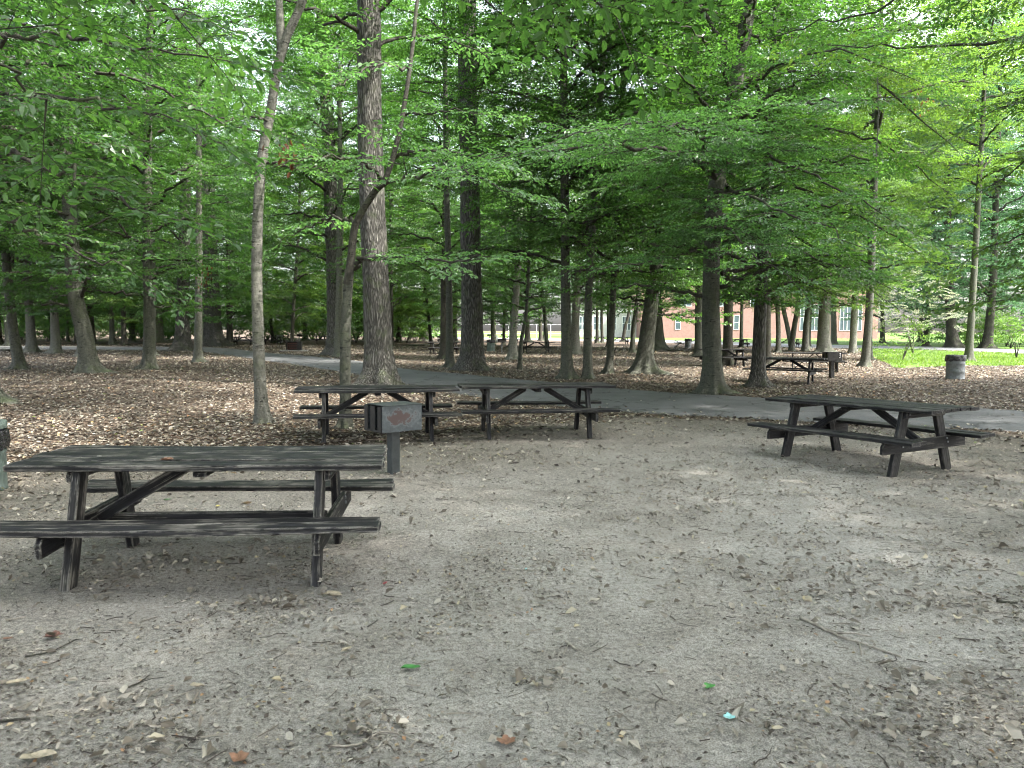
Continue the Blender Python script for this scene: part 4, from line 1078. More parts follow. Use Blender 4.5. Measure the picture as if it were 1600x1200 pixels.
# distant pale chain fence seen left of the building
m_f = thing('mesh_fence', 'pale wire fence of tall posts and rails along the far lawn in the centre', 'fence', (0, 125, 0))
def XF(px): return (px - 800) / F_PX * 125
for q in range(14):
    m = MB(); m.tube([(XF(640 + q * 22), 0, 0), (XF(640 + q * 22), 0, 2.4)], .05, 6); m.build('post', STEEL_WHITE, m_f)
for z in (.9, 2.35):
    m = MB(); m.tube([(XF(640), 0, z), (XF(926), 0, z)], .03, 5); m.build('rail', STEEL_WHITE, m_f)

# ------------------------------------------------------------------ picnic tables
def plank_mesh(L, Wd, T, seed, wob=0.004, segs=14, bow=0.0, wood=None):
    """a board along x, slightly warped, with small bevels; grain coordinates stored per corner"""
    r = np.random.default_rng(seed)
    b = 0.005
    prof = [(-Wd / 2 + b, -T / 2), (Wd / 2 - b, -T / 2), (Wd / 2, -T / 2 + b), (Wd / 2, T / 2 - b), (Wd / 2 - b, T / 2), (-Wd / 2 + b, T / 2), (-Wd / 2, T / 2 - b), (-Wd / 2, -T / 2 + b)]
    n = len(prof); V = []; F = []
    ph = r.random(4) * 6.28
    for k_ in range(segs + 1):
        t = k_ / segs; x = (t - .5) * L
        dz = bow * (1 - (2 * t - 1) ** 2) + wob * math.sin(t * 5 + ph[0]); dy = wob * .6 * math.sin(t * 4 + ph[1])
        tw = wob * 3 * math.sin(t * 3 + ph[2])
        for j, (y, z) in enumerate(prof):
            e = r.normal(0, wob * .35) if j in (3, 4, 5, 6) else 0
            ex = r.normal(0, .004) if k_ in (0, segs) else 0
            V.append((x + ex, y + dy + e, z + dz + y * tw + e * .5))
    for k_ in range(segs):
        for j in range(n): F.append((k_ * n + j, (k_) * n + (j + 1) % n, (k_ + 1) * n + (j + 1) % n, (k_ + 1) * n + j))
    F = [f[::-1] for f in F]
    me = bpy.data.meshes.new('plank')
    me.from_pydata(V, [], F + [tuple(range(n)), tuple(range(segs * n, segs * n + n))[::-1]])
    add_grain(me, seed); me.materials.append(wood or WOOD); me.update()
    return me
def add_grain(me, seed, axis=0):
    """grain coordinates: along, across, through, plus an offset per board"""
    a = me.attributes.new('grain', 'FLOAT_VECTOR', 'POINT')
    co = np.empty(len(me.vertices) * 3, np.float32); me.vertices.foreach_get('co', co); co = co.reshape(-1, 3)
    o = np.roll(co, -axis, axis=1) + np.array([seed * 3.17 % 50, seed * 1.3 % 20, seed * .71 % 20])
    a.data.foreach_set('vector', np.ascontiguousarray(o, np.float32).ravel())
def beam(name, a, b, w, t, parent, seed, side=(0, 1, 0), cham=0.0):
    """a board from a to b; w measured across in the plane perpendicular to side, t along side"""
    a, b = Vector(a), Vector(b); L = (b - a).length
    X_ = (b - a).normalized(); Y_ = Vector(side).normalized(); Z_ = X_.cross(Y_).normalized()
    if cham:
        c = cham
        prof = [(-L / 2, -w / 2 + c * w), (-L / 2 + c * w * .9, -w / 2), (L / 2 - c * w * .9, -w / 2), (L / 2, -w / 2 + c * w), (L / 2, w / 2), (-L / 2, w / 2)]
    else: prof = [(-L / 2, -w / 2), (L / 2, -w / 2), (L / 2, w / 2), (-L / 2, w / 2)]
    m = MB(); m.prism([(p, q) for p, q in prof], 'y', -t / 2, t / 2)
    # prism('y') gives (p, y, q)
    me = m.mesh(name, WOOD, bevel=.004); add_grain(me, seed)
    M = Matrix((X_, Y_, Z_)).transposed().to_4x4(); M.translation = (a + b) / 2
    o = link(name, me, parent); o.matrix_local = M
    return o
BOLT = MB(); BOLT.tube([(0, 0, -.004), (0, 0, .008)], [.014, .012], 8); BOLT_ME = BOLT.mesh('bolt', STEEL_GREY)
def picnic_table(label, loc, rotz, seed, L=2.44, tilt=(0, 0), group='wooden picnic tables', top_jit=.01, stretcher=False, name='picnic_table'):
    r = np.random.default_rng(seed)
    t = thing(name, label, 'picnic table', loc, (tilt[0], tilt[1], rotz), group)
    W_, H_, SW, SZ, S_ = .87, .805, 1.58, .462, 1.16
    pw = (W_ - 4 * .014) / 5
    for j in range(5):
        o = link('top_plank', plank_mesh(L + r.normal(0, top_jit), pw, .042, seed * 20 + j, .003, 14, r.normal(0, .004)), t)
        o.location = (r.normal(0, top_jit), -W_ / 2 + pw / 2 + j * (pw + .014), H_ - .021 + r.normal(0, .0035)); o.rotation_euler = (r.normal(0, .012), 0, r.normal(0, .0012))
    for s in (-1, 1):
        for j in range(2):
            o = link('seat_plank', plank_mesh(L + r.normal(0, top_jit), .142, .042, seed * 20 + 8 + j + 2 * s, .004, 14, r.normal(-.003, .004)), t)
            o.location = (r.normal(0, top_jit), s * (SW / 2 - .071 - j * .150), SZ - .021 + r.normal(0, .002)); o.rotation_euler = (r.normal(0, .015), 0, r.normal(0, .0015))
    xe = L / 2 - .374
    for e in (-1, 1):
        x = e * xe; xo = e * (xe - .050)
        beam('top_cleat', (x, -.36, H_ - .042 - .045), (x, .36, H_ - .042 - .045), .088, .04, t, seed + 3 * e, (1, 0, 0) if e > 0 else (1, 0, 0), .45)
        beam('seat_beam', (x, -SW / 2 + .01, SZ - .042 - .072), (x, SW / 2 - .01, SZ - .042 - .072), .142, .04, t, seed + 5 * e, (1, 0, 0), .35)
        for s in (-1, 1):
            a = Vector((xo, s * (S_ / 2 - .065), 0.0)); b = Vector((xo, s * .30, H_ - .045))
            lg = beam('leg', a - (b - a).normalized() * .02, b, .128, .056, t, seed + 7 * e + s, (1, 0, 0))
            for zq, yq in ((.72, .312), (SZ - .115, .425), (SZ - .07, .405)):
                bo = link('bolt', BOLT_ME, t); bo.location = (x + e * .0205, s * yq, zq); bo.rotation_euler = (0, math.pi / 2 * e, 0)
        if not (stretcher and e > 0): beam('brace', (e * (xe - .02), 0.0, SZ - .12), (e * .16, 0.0, H_ - .065), .088, .04, t, seed + 11 * e, (0, 1, 0))
    beam('centre_cleat', (0, -.36, H_ - .042 - .030), (0, .36, H_ - .042 - .030), .058, .09, t, seed + 17, (1, 0, 0), .45)
    if stretcher:
        beam('stretcher', (-xe + .065, .06, .325), (xe - .065, .06, .325), .085, .04, t, seed + 23, (0, 1, 0))
    return t
OLD_WOOD = WOOD; WOOD = WOOD_WORN
tA = picnic_table('nearest weathered dark picnic table at front left with peeling pale front edges', (-2.143, 5.505, 0), .08, 1, stretcher=True, top_jit=.022, tilt=(.004, .006))
WOOD = OLD_WOOD
tD = picnic_table('dark picnic table standing alone at right on the dirt beside the path', (4.519, 9.839, 0), -1.079 + math.pi * 0, 2, tilt=(.010, -.018))
tB = picnic_table('left one of the two joined picnic tables, directly behind the peeling box grill', (-2.088, 11.932, -.01), .184, 3)
tC = picnic_table('right one of the two joined picnic tables, its top slightly higher', (.372, 12.429, .015), .127, 4, tilt=(.006, .0))

def table_at(proto, px, py, yaw, label, Yd=None, scale=None):
    x, y = ground(px, py)
    if Yd: v = at(px, py, Yd); x, y = v.x, Yd
    return copy_thing(proto, (x, y, gz(x, y)), (0, 0, yaw), label, 'wooden picnic tables', scale)
table_at(tB, 1226, 597, -.5, 'dark picnic table right of the seamed brown trunk, nearest table beyond the path')
table_at(tC, 1130, 572, .12, 'picnic table mostly hidden behind the knuckled root trunk beyond the path')
table_at(tB, 693, 553, .35, 'dark picnic table half behind the smooth twin stems beside the broad ridged trunk')
table_at(tC, 838, 552, -.25, 'dark picnic table right of the pale buttressed trunk in the mid distance')
table_at(tB, 697, 536, -.1, 'smaller looking picnic table farther back behind the smooth twin stems')
table_at(tC, 797, 536, .1, 'far picnic table seen between the trash drums and the buttressed trunk')
table_at(tB, 1152, 543, .2, 'far picnic table seen between the dark trunks before the brick building')
table_at(tC, 1232, 543, -.15, 'far picnic table behind the light thin stems before the brick building')
table_at(tB, 968, 538, .1, 'far picnic table in the centre beneath the dark tilted stem')
table_at(tC, 940, 537, -.1, 'far picnic table end behind the smooth trunks, left of the one under the tilted stem')
table_at(tB, 381, 539, .05, 'far picnic table at left by the path bend, just left of the slender pale tree')
table_at(tC, 424, 538, -.05, 'far picnic table at left just right of the slender pale tree')
table_at(tB, 507, 537, .2, 'far picnic table half hidden by the dark ridged trunk on the path edge')
table_at(tC, 676, 530, .1, 'tiny far picnic table beside the pale far trunk in the sunny gap')
table_at(tB, 636, 529, -.1, 'tiny far picnic table left of the pale far trunk in the sunny gap')
table_at(tC, 440, 534, .1, 'farthest left picnic table behind the pale drum near the fire box')

# steel framed table with attached benches
def frame_table(label, px, py, yaw):
    x, y = ground(px, py)
    t = thing('metal_frame_table', label, 'picnic table', (x, y, gz(x, y)), (0, 0, yaw), None)
    for j in range(5):
        o = link('top_plank', plank_mesh(2.4, .15, .042, 300 + j, .003, 10), t); o.location = (0, -.31 + j * .156, .76)
    for s in (-1, 1):
        for j in range(2):
            o = link('seat_plank', plank_mesh(2.4, .13, .042, 310 + j + s, .003, 10), t); o.location = (0, s * (.63 + j * .137), .43)
    for e in (-1, 1):
        m = MB(); x_ = e * .85
        m.tube(curve([(x_, -.78, .41), (x_, -.80, .12), (x_, -.72, .04), (x_, 0, .04), (x_, .72, .04), (x_, .80, .12), (x_, .78, .41)], 22), .024, 8)
        m.tube([(x_, -.28, .73), (x_, -.28, .05)], .024, 8); m.tube([(x_, .28, .73), (x_, .28, .05)], .024, 8)
        m.tube([(x_, -.36, .735), (x_, .36, .735)], .022, 8); m.tube([(x_, .55, .405), (x_, .8, .405)], .022, 8); m.tube([(x_, -.55, .405), (x_, -.8, .405)], .022, 8)
        m.tube([(x_, 0, .06), (0.05 * e, 0, .72)], .018, 8)
        m.build('tube_frame', STEEL_BLACK, t, smooth=True)
    return t
frame_table('tubular steel framed picnic table with wood top behind the black box grill', 1272, 580, -.35)

# ------------------------------------------------------------------ grills
def box_grill(label, px, py, yaw, W_=.40, D_=.53, H_=.30, z0=.52, mat=None, post_mat=None, thick=.11, Yd=None, label2=None):
    x, y = ground(px, py)
    mat = mat or STEEL_PEEL
    t = thing('park_grill', label, 'grill', (x, y, gz(x, y)), (0, 0, yaw))
    m = MB(); m.box((0, 0, z0 / 2 - .1), (thick, thick, z0 + .19)); m.build('post', post_mat or mat, t, bevel=.004)
    c = .008
    # box open at -x: walls, floor, back
    m = MB(); m.box((0, -D_ * 0 - W_ / 2 + c / 2, z0 + H_ / 2), (D_, c, H_)); m.build('side_panel', mat, t)
    m = MB(); m.box((0, W_ / 2 - c / 2, z0 + H_ / 2), (D_, c, H_)); m.build('side_panel', mat, t)
    m = MB(); m.box((D_ / 2 - c / 2, 0, z0 + H_ / 2), (c, W_ - 2 * c - .002, H_)); m.build('back_panel', mat, t)
    m = MB(); m.box((0, 0, z0 + c / 2), (D_ - 2 * c - .004, W_ - 2 * c - .004, c)); m.build('floor_panel', STEEL_BLACK, t)
    m = MB(); m.box((.02, 0, z0 + H_ + .004), (D_ - .03, W_ + .01, c)); m.build('lid', STEEL_POST if mat is STEEL_PEEL else mat, t)
    for q, w in ((-.15, .075), (0.0, .10), (.15, .075)):
        m = MB(); m.box((-D_ / 2 - .006, q * W_ / .4, z0 + H_ / 2), (.008, w, H_ - .01)); m.build('front_bar', STEEL_BLACK, t)
    m = MB(); m.box((-D_ / 2 - .006, 0, z0 + .012), (.009, W_ - .02, .022)); m.build('front_lip', STEEL_BLACK, t)
    return t
box_grill('large box grill of peeling grey steel with dull red patches before the joined tables', 615, 741, RAD(40), mat=STEEL_PEEL, post_mat=STEEL_POST)
box_grill('black box grill on a post beside the tables beyond the path', 1299, 590, RAD(8), mat=STEEL_BLACK, thick=.14, z0=.62)
def post_grill(label, px, py, h=1.0):
    x, y = ground(px, py)
    t = thing('pedestal_grill', label, 'grill', (x, y, gz(x, y)), (0, 0, .3))
    m = MB(); m.tube([(0, 0, -.05), (0, 0, h - .2)], .035, 8); m.build('post', STEEL_GREY, t)
    m = MB(); m.box((0, 0, h - .19), (.5, .4, .012)); m.box((-.245, 0, h - .08), (.01, .4, .21)); m.box((.245, 0, h - .08), (.01, .4, .21)); m.box((0, .195, h - .08), (.48, .01, .21)); m.box((0, -.195, h - .13), (.48, .01, .1)); m.build('fire_box', STEEL_BLACK, t)
    m = MB(); m.box((0, 0, h), (.47, .37, .012)); m.build('cooking_grate', STEEL_BLACK, t)
    return t
bg_ = [o for o in COL.objects if o.get('label', '').startswith('black box grill')][0]
m = MB(); m.tube(curve([(.16, -.211, .87), (.19, -.211, .88), (.19, -.211, .84), (.16, -.211, .82), (.19, -.211, .80), (.19, -.211, .75), (.15, -.211, .73)], 20), .008, 5)
m.build('paint_squiggle', WHITE, bg_)
post_grill('dark pedestal grill on a thin pale post left of the pale buttressed trunk', 784, 553)
post_grill('small far pedestal grill standing behind the fire box', 468, 538)
post_grill('small far pedestal grill next to the pale drum in the sunny gap', 765, 536)
post_grill('small far pedestal grill between the pale drum and the buttressed trunk', 786, 534)
x, y = ground(460, 549)
t = thing('fire_box_grill', 'low black fire box with rusty bars on a concrete slab beside the path', 'fire box', (x, y, gz(x, y)), (0, 0, .15))
m = MB(); m.box((0, 0, .03), (1.9, 1.3, .10)); m.build('slab', SLAB, t, bevel=.01)
m = MB(); m.box((-.52, 0, .40), (.03, .7, .63)); m.box((.52, 0, .40), (.03, .7, .63)); m.box((0, .34, .40), (1.01, .03, .63)); m.box((0, 0, .70), (1.0, .64, .02)); m.build('fire_box', STEEL_BLACK, t)
for q in range(4):
    m = MB(); m.box((-.13, -.33, .18 + .13 * q), (.70, .025, .045)); m.build('front_bar', RUST, t)
m = MB(); m.box((.37, -.33, .40), (.26, .03, .60)); m.build('front_panel', STEEL_BLACK, t)

# ------------------------------------------------------------------ trash cans
def drum(label, px, py, mat, bag=True, r_=.30, h=.84, rim=False, xy=None):
    x, y = xy or ground(px, py)
    t = thing('trash_can', label, 'trash can', (x, y, gz(x, y)), (0, 0, .7))
    prof = [(0, 0), (r_, 0), (r_ + .008, .012), (r_, .03)]
    for z in (.28, .56): prof += [(r_, z - .03), (r_ + .010, z), (r_, z + .03)]
    prof += [(r_, h - .02), (r_ + .008, h - .008), (r_ + .004, h), (r_ - .012, h), (r_ - .012, h - .25), (0, h - .26)]
    m = MB(); m.lathe([(a, b * h / .84 if b < .8 else b) for a, b in prof], 32); m.build('drum', mat, t, smooth=True)
    if bag:
        rr = np.random.default_rng(abs(int(px)) + 5); m = MB(); sides = 40; V = []; F = []
        zs = [h - .19, h - .12, h - .04, h + .012, h + .018, h - .05, h - .3]; rs = [r_ + .022, r_ + .03, r_ + .018, r_ + .016, r_ - .03, r_ - .06, r_ - .1]
        low = rr.normal(0, .018, sides); low = (low + np.roll(low, 1)) / 1.4
        for q, (z, ra) in enumerate(zip(zs, rs)):
            for s in range(sides):
                a = 6.2832 * s / sides
                k_ = .010 * math.sin(7 * a + q) + .007 * math.sin(13 * a + 1.3 * q) + rr.normal(0, .004)
                V.append(((ra + k_) * math.cos(a), (ra + k_) * math.sin(a), z + (low[s] if q == 0 else rr.normal(0, .004))))
        for q in range(len(zs) - 1):
            for s in range(sides): F.append((q * sides + s, q * sides + (s + 1) % sides, (q + 1) * sides + (s + 1) % sides, (q + 1) * sides + s))
        m.add(V, F); m.build('bag', BAG, t, smooth=True)
    if rim:
        m = MB(); m.lathe([(r_ + .018, h + .03), (r_ + .022, h + .06), (r_ + .018, h + .10), (r_ - .05, h + .11), (r_ - .06, h + .05), (r_ - .03, h + .03)], 32); m.build('lid_ring', STEEL_GREEN, t, smooth=True)
    return t
drum('grey metal drum trash can with black bag, alone on the litter at right', 1492, 592, STEEL_GREY)
drum('green grey trash can with black bag at the left edge behind the nearest table', -41, 767, STEEL_GREEN, rim=True, h=.62, r_=.30)
drum('green grey trash drum with dark rim right of the broad ridged trunk', 767, 549, STEEL_GREEN)
drum('pale trash drum behind the green grey drum in the sunny gap', 774, 534, STEEL_WHITE, bag=False)
drum('grey trash drum near the far road, left of the mossy footed trunk', 1075, 544, STEEL_GREY)
drum('pale grey drum standing by the far left picnic tables', 437, 535, STEEL_WHITE, bag=False, r_=.34)

# ------------------------------------------------------------------ fallen branches
def stick(name, label, pts, r0, r1, mat, cat='branch', twigs=0, seed=0, group=None):
    r = np.random.default_rng(seed)
    c = curve([np.array(p) for p in pts], len(pts) * 5); o0 = c[0].copy()
    rt = thing(name, label, cat, tuple(o0), group=group)
    c = c + r.normal(0, r0 * .35, c.shape) * [1, 1, .3]
    m = MB(); m.tube(c - o0, np.linspace(r0, r1, len(c)), 7); m.build('stem', mat, rt, smooth=True)
    for q in range(twigs):
        u = int(len(c) * r.uniform(.25, .9)); d = c[min(u + 1, len(c) - 1)] - c[u - 1]; d /= np.linalg.norm(d) + 1e-9
        a = r.choice([-1, 1]) * r.uniform(.5, 1.1); dd = np.array([d[0] * math.cos(a) - d[1] * math.sin(a), d[0] * math.sin(a) + d[1] * math.cos(a), abs(r.normal(0, .25)) * (1 if r0 > .02 else .1)])
        l = r0 * r.uniform(10, 25)
        m = MB(); m.tube([c[u] - o0, c[u] - o0 + dd * l * .5, c[u] - o0 + dd * l + [0, 0, -.1 * l]], [r0 * .5, r0 * .35, r1 * .5], 5); m.build('twig', mat, rt, smooth=True)
    return rt
def gp(px, py, z=0.01):
    x, y = ground(px, py); return (x, y, gz(x, y) + z)
STICK = plain_mat('dry_stick', (.13, .11, .09), (.36, .33, .28), 30, .8)
stick('fallen_stick', 'long bare grey stick lying on the dirt at front right', [gp(1251, 965), gp(1280, 980), gp(1310, 996), gp(1352, 1010), gp(1408, 1030)], .010, .004, STICK, twigs=3, seed=1)
stick('fallen_stick', 'short dark straight stick on the dirt near the right edge', [gp(1558, 939), gp(1575, 941), gp(1590, 942)], .008, .006, BARK_DARK, seed=2)
stick('fallen_stick', 'dark stick lying at the bottom left edge of the dirt', [gp(-6, 1130), gp(20, 1131), gp(47, 1129)], .006, .005, BARK_DARK, seed=3)
stick('fallen_stick', 'thin curved twig lying left of centre in front of the nearest table', [gp(40, 1028), gp(80, 1022), gp(120, 1004)], .005, .003, BARK_DARK, twigs=2, seed=4)
stick('fallen_stick', 'thin dark twig lying on the dirt below the nearest table', [gp(192, 1084), gp(215, 1074), gp(234, 1060)], .005, .003, BARK_DARK, twigs=1, seed=5)
stick('fallen_stick', 'curved pale twig near the bottom centre of the dirt', [gp(515, 1173), gp(560, 1168), gp(600, 1150), gp(652, 1164)], .005, .003, STICK, twigs=3, seed=6)
stick('fallen_stick', 'short forked pale twig on the dirt in the centre front', [gp(884, 1003), gp(893, 1010), gp(904, 1019)], .008, .004, STICK, twigs=2, seed=7)
stick('fallen_branch', 'large dead fallen branch on the litter before the far grey drum', [gp(1050, 548, .05), gp(1062, 545, .5), gp(1068, 543, .35), gp(1085, 541, .6)], .07, .03, BARK_DARK, twigs=7, seed=8)
stick('fallen_branch', 'dead fallen branch lying in the litter right of the root spread trunk', [gp(1022, 550, .05), gp(1050, 549, .08), gp(1090, 547, .1)], .05, .02, BARK_DARK, twigs=4, seed=9)
stick('fallen_log', 'long thin log lying across the litter beyond the thickest trunk', [gp(640, 541, .1), gp(660, 541, .12), gp(700, 540, .1)], .09, .05, BARK_BEECH, 'log', twigs=2, seed=10)
stick('fallen_log', 'dark thin log lying at the far left edge of the litter', [gp(-10, 549, .08), gp(10, 549.5, .1), gp(26, 549, .08)], .10, .06, BARK_DARK, 'log', seed=11)
stick('fallen_log', 'grey log lying along the foot of the left thicket', [gp(150, 537.5, .1), gp(180, 537, .14), gp(235, 537.5, .1)], .13, .08, BARK_BEECH, 'log', seed=12)

# ------------------------------------------------------------------ leaf litter, debris, grass
def litter_mesh(name, xs, ys, size, r, tilt=.35, zoff=.006, mat=None, rnd=None, aspect=(.45, .75), big=False):
    n = len(xs); a = r.random(n) * 6.28
    D = np.stack([np.cos(a), np.sin(a), r.normal(0, tilt * .6, n)], -1); D /= np.linalg.norm(D, axis=1)[:, None]
    NN = np.stack([r.normal(0, tilt, n), r.normal(0, tilt, n), np.ones(n)], -1)
    P = np.stack([xs, ys, gh(xs, ys) + zoff + np.abs(r.normal(0, zoff, n))], -1)
    sd_ = np.cross(D, NN); sd_ /= np.linalg.norm(sd_, axis=1)[:, None]; up = np.cross(sd_, D)
    if big:
        lv = leaf_verts(P - D * size[:, None] * .5, D, NN, size, True, r, r.uniform(*aspect, n)[:, None])
        lv[:, (1, 2, 4, 5)] += r.normal(0, .07, (n, 4, 3)) * size[:, None, None]
        lv[:, :, 2] += r.normal(0, .08, (n, 6)) * size[:, None]
        lo = lv[:, :, 2].min(1) - P[:, 2]; lv[:, :, 2] -= (lo * .85)[:, None]
        rnd = r.random(n) if rnd is None else rnd
        return mesh_np(name, lv.reshape(-1, 3), [leaf_faces(n, 6)], mat or DRY, fattrs={'rnd': np.concatenate([rnd, rnd])})
    s = size[:, None]; w = s * r.uniform(*aspect, n)[:, None] * .5; cv = r.normal(0.06, .10, n)[:, None] * s
    p0 = P - D * s * .5; p1 = P + D * s * .5
    l = P + sd_ * w + up * cv; q = P - sd_ * w + up * cv
    V = np.stack([p0, l, p1, q], 1)
    low = V[:, :, 2].min(1) - P[:, 2]; V[:, :, 2] -= np.minimum(low, 0)[:, None] * .8
    rnd = r.random(n) if rnd is None else rnd
    me = mesh_np(name, V.reshape(-1, 3), [leaf_faces(n, 4)], mat or DRY, fattrs={'rnd': np.concatenate([rnd, rnd])})
    return me
r = np.random.default_rng(77)
def sample_view(n, y0, y1, p=1.0, margin=1.5):
    """points within the wedge the picture takes in, density falling with distance as y**-p"""
    u = r.random(n)
    a = 2 - p
    ys = (y0 ** a + u * (y1 ** a - y0 ** a)) ** (1 / a)
    xs = (r.random(n) * 2 - 1) * (ys * .72 + margin)
    return xs, ys
xs, ys = sample_view(340000, 7, 75, 1.0)
inc = in_poly(xs, ys, clear_poly); dc = poly_dist(xs, ys, clear_edge)
prob = np.where(inc, np.exp(-dc / .9) * .55, 1.0)
pd = np.minimum(poly_dist(xs, ys, path_u[::4]), poly_dist(xs, ys, path_l[::4]))
prob = np.where(in_poly(xs, ys, path_poly), .03 + .75 * np.exp(-pd / .16) * (fbm(xs * 1.2, ys * 1.2, 90, 3) > .42), prob)
prob = np.where(in_poly(xs, ys, road_poly), .0, prob)
prob = np.where(in_poly(xs, ys, lawn_poly), .12, prob) * np.where(in_poly(xs, ys, beyond_poly), .0, 1)
prob *= np.clip(.45 + .9 * fbm(xs * .5, ys * .5, 21, 3), 0, 1)
kp = r.random(len(xs)) < prob; xs, ys = xs[kp], ys[kp]
print('litter', len(xs))
size = r.uniform(.035, .10, len(xs)) * (1 + np.clip(ys - 20, 0, 60) * .012)
tag(link('leaf_litter', litter_mesh('leaf_litter', xs, ys, size, r)), 'dry brown leaf litter covering the forest floor', 'leaf litter', kind='stuff')
# sparse leaves on the clearing
xs, ys = sample_view(24000, 2.1, 14, .8)
cl = fbm(xs * .8, ys * .8, 33, 3)
kp = in_poly(xs, ys, clear_poly) & (r.random(len(xs)) < np.clip((cl - .36) * 2.4, .10, 1) * np.clip(.55 + .25 * xs / (ys * .6), .3, 1)); xs, ys = xs[kp], ys[kp]
# small drifts of leaves where the photograph shows them
for px, py, sx, sy, m_ in [(230, 880, .42, .12, 150), (130, 905, .25, .08, 40), (330, 872, .3, .1, 60), (520, 930, .12, .06, 26), (430, 945, .10, .05, 30), (200, 1100, .12, .05, 26), (560, 1150, .14, .05, 34), (860, 1070, .12, .06, 40), (800, 1160, .07, .04, 18), (1420, 950, .5, .2, 80), (1500, 1080, .35, .14, 90), (1350, 730, .7, .3, 70), (640, 745, .4, .3, 70), (60, 790, .6, .4, 120), (1480, 1150, .2, .06, 40), (270, 1160, .1, .05, 20)]:
    cx_, cy_ = ground(px, py)
    xs = np.concatenate([xs, cx_ + r.normal(0, sx, m_)]); ys = np.concatenate([ys, cy_ + r.normal(0, sy, m_)])
tag(link('scattered_leaves', litter_mesh('scattered_leaves', xs, ys, r.uniform(.025, .088, len(xs)) * r.uniform(.4, 1, len(xs)), r, .5, .007, rnd=.3 + .665 * r.random(len(xs)) ** .6, aspect=(.3, .8), big=True)), 'pale dry leaves scattered over the bare dirt', 'leaves', kind='stuff')
# fragments and crumbs
xs, ys = sample_view(150000, 1.9, 14, 1.2, .6)
cl = fbm(xs * 1.3, ys * 1.3, 44, 4)
cl = (cl - .34) * 3.2 * np.clip(vnoise(xs * 3.3, ys * 3.3, 71) * 2.2 - .35, 0.1, 1.6)
kp = in_poly(xs, ys, clear_poly) & (r.random(len(xs)) < np.clip(cl, .08, 1)); xs, ys = xs[kp], ys[kp]
rv = r.random(len(xs)); rv = np.where(rv < .35, .12 + rv * .5, .5 + (rv - .35) * .76)
tag(link('leaf_crumbs', litter_mesh('leaf_crumbs', xs, ys, r.uniform(.006, .034, len(xs)), r, .4, .003, rnd=rv, aspect=(.15, .7))), 'crushed leaf crumbs and bark bits on the dirt', 'debris', kind='stuff')
# fine twigs
xs, ys = sample_view(2600, 1.9, 15, 1.0, .6)
kp = in_poly(xs, ys, clear_poly); xs, ys = xs[kp], ys[kp]; n = len(xs)
a = r.random(n) * 6.28; l = r.uniform(.02, .13, n); w = r.uniform(.001, .0028, n)
zz = gh(xs, ys) + .006
dx, dy = np.cos(a), np.sin(a)
bend = r.normal(0, .12, n) * l
V = np.empty((n, 9, 3))
for q, t_ in enumerate((-1, 0, 1)):
    cx_ = xs + dx * l * t_ * .5 - dy * (bend if t_ == 0 else 0); cy_ = ys + dy * l * t_ * .5 + dx * (bend if t_ == 0 else 0)
    V[:, q * 3 + 0] = np.stack([cx_ - dy * w, cy_ + dx * w, zz], -1)
    V[:, q * 3 + 1] = np.stack([cx_ + dy * w, cy_ - dx * w, zz], -1)
    V[:, q * 3 + 2] = np.stack([cx_, cy_, zz + w * 1.8], -1)
b = np.arange(n)[:, None] * 9
tf = np.concatenate([b + np.array([[s0, s1, s1 + 3, s0 + 3]]) + o_q for o_q in (0, 3) for s0, s1 in ((0, 2), (2, 1), (1, 0))])
rnd = r.random(n) * .75
tag(link('fine_twigs', mesh_np('fine_twigs', V.reshape(-1, 3), [tf], DRY, fattrs={'rnd': np.tile(rnd, 6)})), 'fine broken twigs strewn over the dirt', 'twigs', kind='stuff')

# grass blades on the right lawn and beyond the road
GRASS = leaf_mat('grass_blade', [(0.2, (0.06, 0.12, 0.02)), (0.8, (0.16, 0.24, 0.05))], (1.8, 1.9, .8), .3, .6, .3)
n = 60000
ys = r.uniform(31, 78, n); xs = r.uniform(.38, .85, n) * ys
kp = in_poly(xs, ys, lawn_poly) & (r.random(n) < np.clip((fbm(xs * .8, ys * .8, 61, 3) - .25) * 3, .05, 1)); xs, ys = xs[kp], ys[kp]; n = len(xs)
a = r.random(n) * 6.28; hgt = r.uniform(.05, .17, n); w = r.uniform(.012, .03, n)
z0 = gh(xs, ys); lx, ly = r.normal(0, .05, n), r.normal(0, .05, n)
V = np.stack([np.stack([xs - np.cos(a) * w, ys - np.sin(a) * w, z0], -1), np.stack([xs + np.cos(a) * w, ys + np.sin(a) * w, z0], -1), np.stack([xs + lx, ys + ly, z0 + hgt], -1)], 1)
tag(link('grass', mesh_np('grass', V.reshape(-1, 3), [np.arange(n * 3).reshape(-1, 3)], GRASS, fattrs={'rnd': r.random(n)})), 'short green grass on the lawn strip at right', 'grass', kind='stuff')

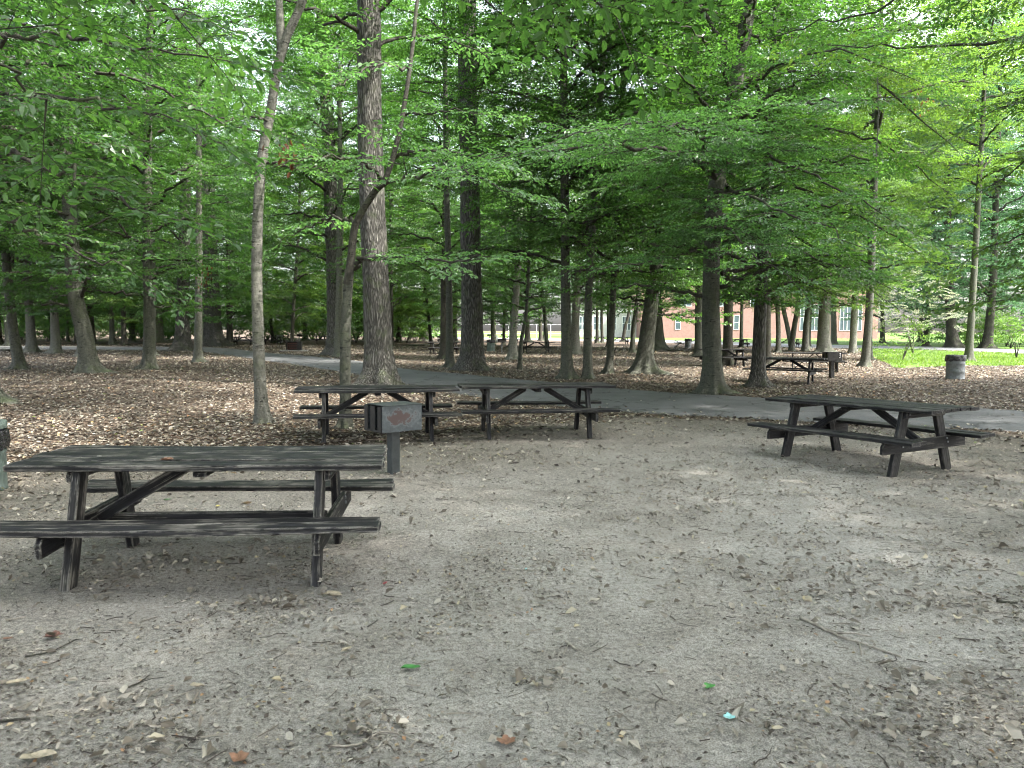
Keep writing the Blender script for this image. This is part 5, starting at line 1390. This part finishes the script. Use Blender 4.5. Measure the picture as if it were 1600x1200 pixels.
# ------------------------------------------------------------------ single leaves and litter one can point to
def flat_mat(name, c, rough=.6): return plain_mat(name, tuple(q * .45 for q in c), c, 28, rough, 0, .6, .006)
LEAF_GREEN1 = flat_mat('fresh_leaf', (.06, .26, .05)); ORANGE1 = flat_mat('orange_leaf', (.27, .14, .085)); TAN1 = flat_mat('tan_leaf', (.42, .36, .26)); REDL = flat_mat('red_leaf', (.35, .04, .05)); CYAN = flat_mat('cyan_film', (.35, .75, .75), .3); BROWNL = flat_mat('brown_leaf', (.16, .07, .05)); YELL = flat_mat('yellow_leaf', (.55, .45, .12)); WHITEP = flat_mat('white_petal', (.75, .74, .68))
def one_leaf(label, px, py, size, mat, ang, name='fallen_leaf', cat='leaf', z=None, lobed=False, aspect=.5, seed=0, curl=.12):
    r = np.random.default_rng(seed + 1)
    if z is None: x, y = ground(px, py); zz = gz(x, y) + .008
    else: x, y = ground(px, py, z); zz = z + .004
    n = 14; V = [(0, 0, curl * size * .2)]
    for q in range(n):
        a = 6.2832 * q / n
        rr = 1.0
        if lobed: rr = .55 + .45 * abs(math.cos(2.5 * a)) ** .7
        u = math.cos(a) * size * .5 * rr * (1.08 if abs(math.cos(a)) > .95 else 1); v = math.sin(a) * size * .5 * (aspect if not lobed else .9) * rr
        u *= r.uniform(.86, 1.1); v *= r.uniform(.8, 1.15)
        V.append((u, v, abs(v) * curl * 3.2 + abs(u) * curl * .8 + abs(r.normal(0, size * .05))))
    F = [(0, 1 + q, 1 + (q + 1) % n) for q in range(n)]
    m = MB(); m.add(V, F); o = m.build(name, mat); o.location = (x, y, zz); o.rotation_euler = (0, 0, ang)
    return tag(o, label, cat)
one_leaf('fresh green oval leaf lying on the dirt, bottom centre left', 642, 1047, .10, LEAF_GREEN1, .15, seed=1)
one_leaf('small green lobed leaf on the dirt right of centre', 1108, 1078, .07, LEAF_GREEN1, 1.0, lobed=True, seed=2)
one_leaf('curled orange brown leaf lying on the nearest table top', 262, 721, .09, ORANGE1, .1, z=.812, aspect=.4, seed=3, curl=.2)
one_leaf('pale cyan wrapper scrap on the dirt at bottom right', 1140, 1127, .06, CYAN, .4, 'wrapper_scrap', 'litter', seed=4, lobed=True)
one_leaf('tiny cyan scrap on the dirt in the centre', 822, 891, .03, CYAN, 1.4, 'wrapper_scrap', 'litter', seed=5)
one_leaf('orange brown lobed leaf at the bottom edge right of centre', 792, 1170, .09, ORANGE1, .7, lobed=True, seed=6)
one_leaf('small dark red leaf beside the right feet of the nearest table', 602, 914, .05, REDL, 1.2, seed=7)
one_leaf('reddish brown lobed leaf on the dirt at lower left', 82, 997, .10, BROWNL, .4, lobed=True, seed=8)
one_leaf('large pale tan leaf by the right front foot of the nearest table', 520, 933, .12, TAN1, -.2, seed=9, curl=.2)
one_leaf('yellow tan leaf at the left edge of the dirt', 27, 1071, .09, TAN1, .5, seed=10, curl=.2)
one_leaf('pale leaf with raised edges on the dirt, lower left centre', 542, 1018, .07, TAN1, .9, seed=11, curl=.25)
one_leaf('pale crumpled leaf on the dirt left of the fresh green leaf', 308, 1080, .07, TAN1, 0, seed=12, curl=.25)
one_leaf('broad yellow brown leaf at the bottom left edge', 60, 1192, .12, TAN1, .2, seed=13, curl=.15)
one_leaf('orange lobed leaf at the bottom edge left', 375, 1192, .09, ORANGE1, 1.8, lobed=True, seed=14)
one_leaf('small orange leaf at the left edge of the dirt', 12, 1001, .05, ORANGE1, .2, seed=15)
one_leaf('pale leaf flake on the nearest table top near its left end', 155, 715, .03, WHITEP, .3, z=.812, seed=16, curl=.3)
one_leaf('white leaf flake at the back of the nearest table top', 168, 697, .03, WHITEP, .3, z=.812, seed=17, curl=.3)
one_leaf('yellow leaf on the dirt beneath the nearest table', 341, 793, .06, YELL, 1.2, seed=18)
one_leaf('green leaf on the dirt behind the nearest table bench', 262, 783, .07, LEAF_GREEN1, .2, seed=19)
if __name__ == '__main__' and False: pass
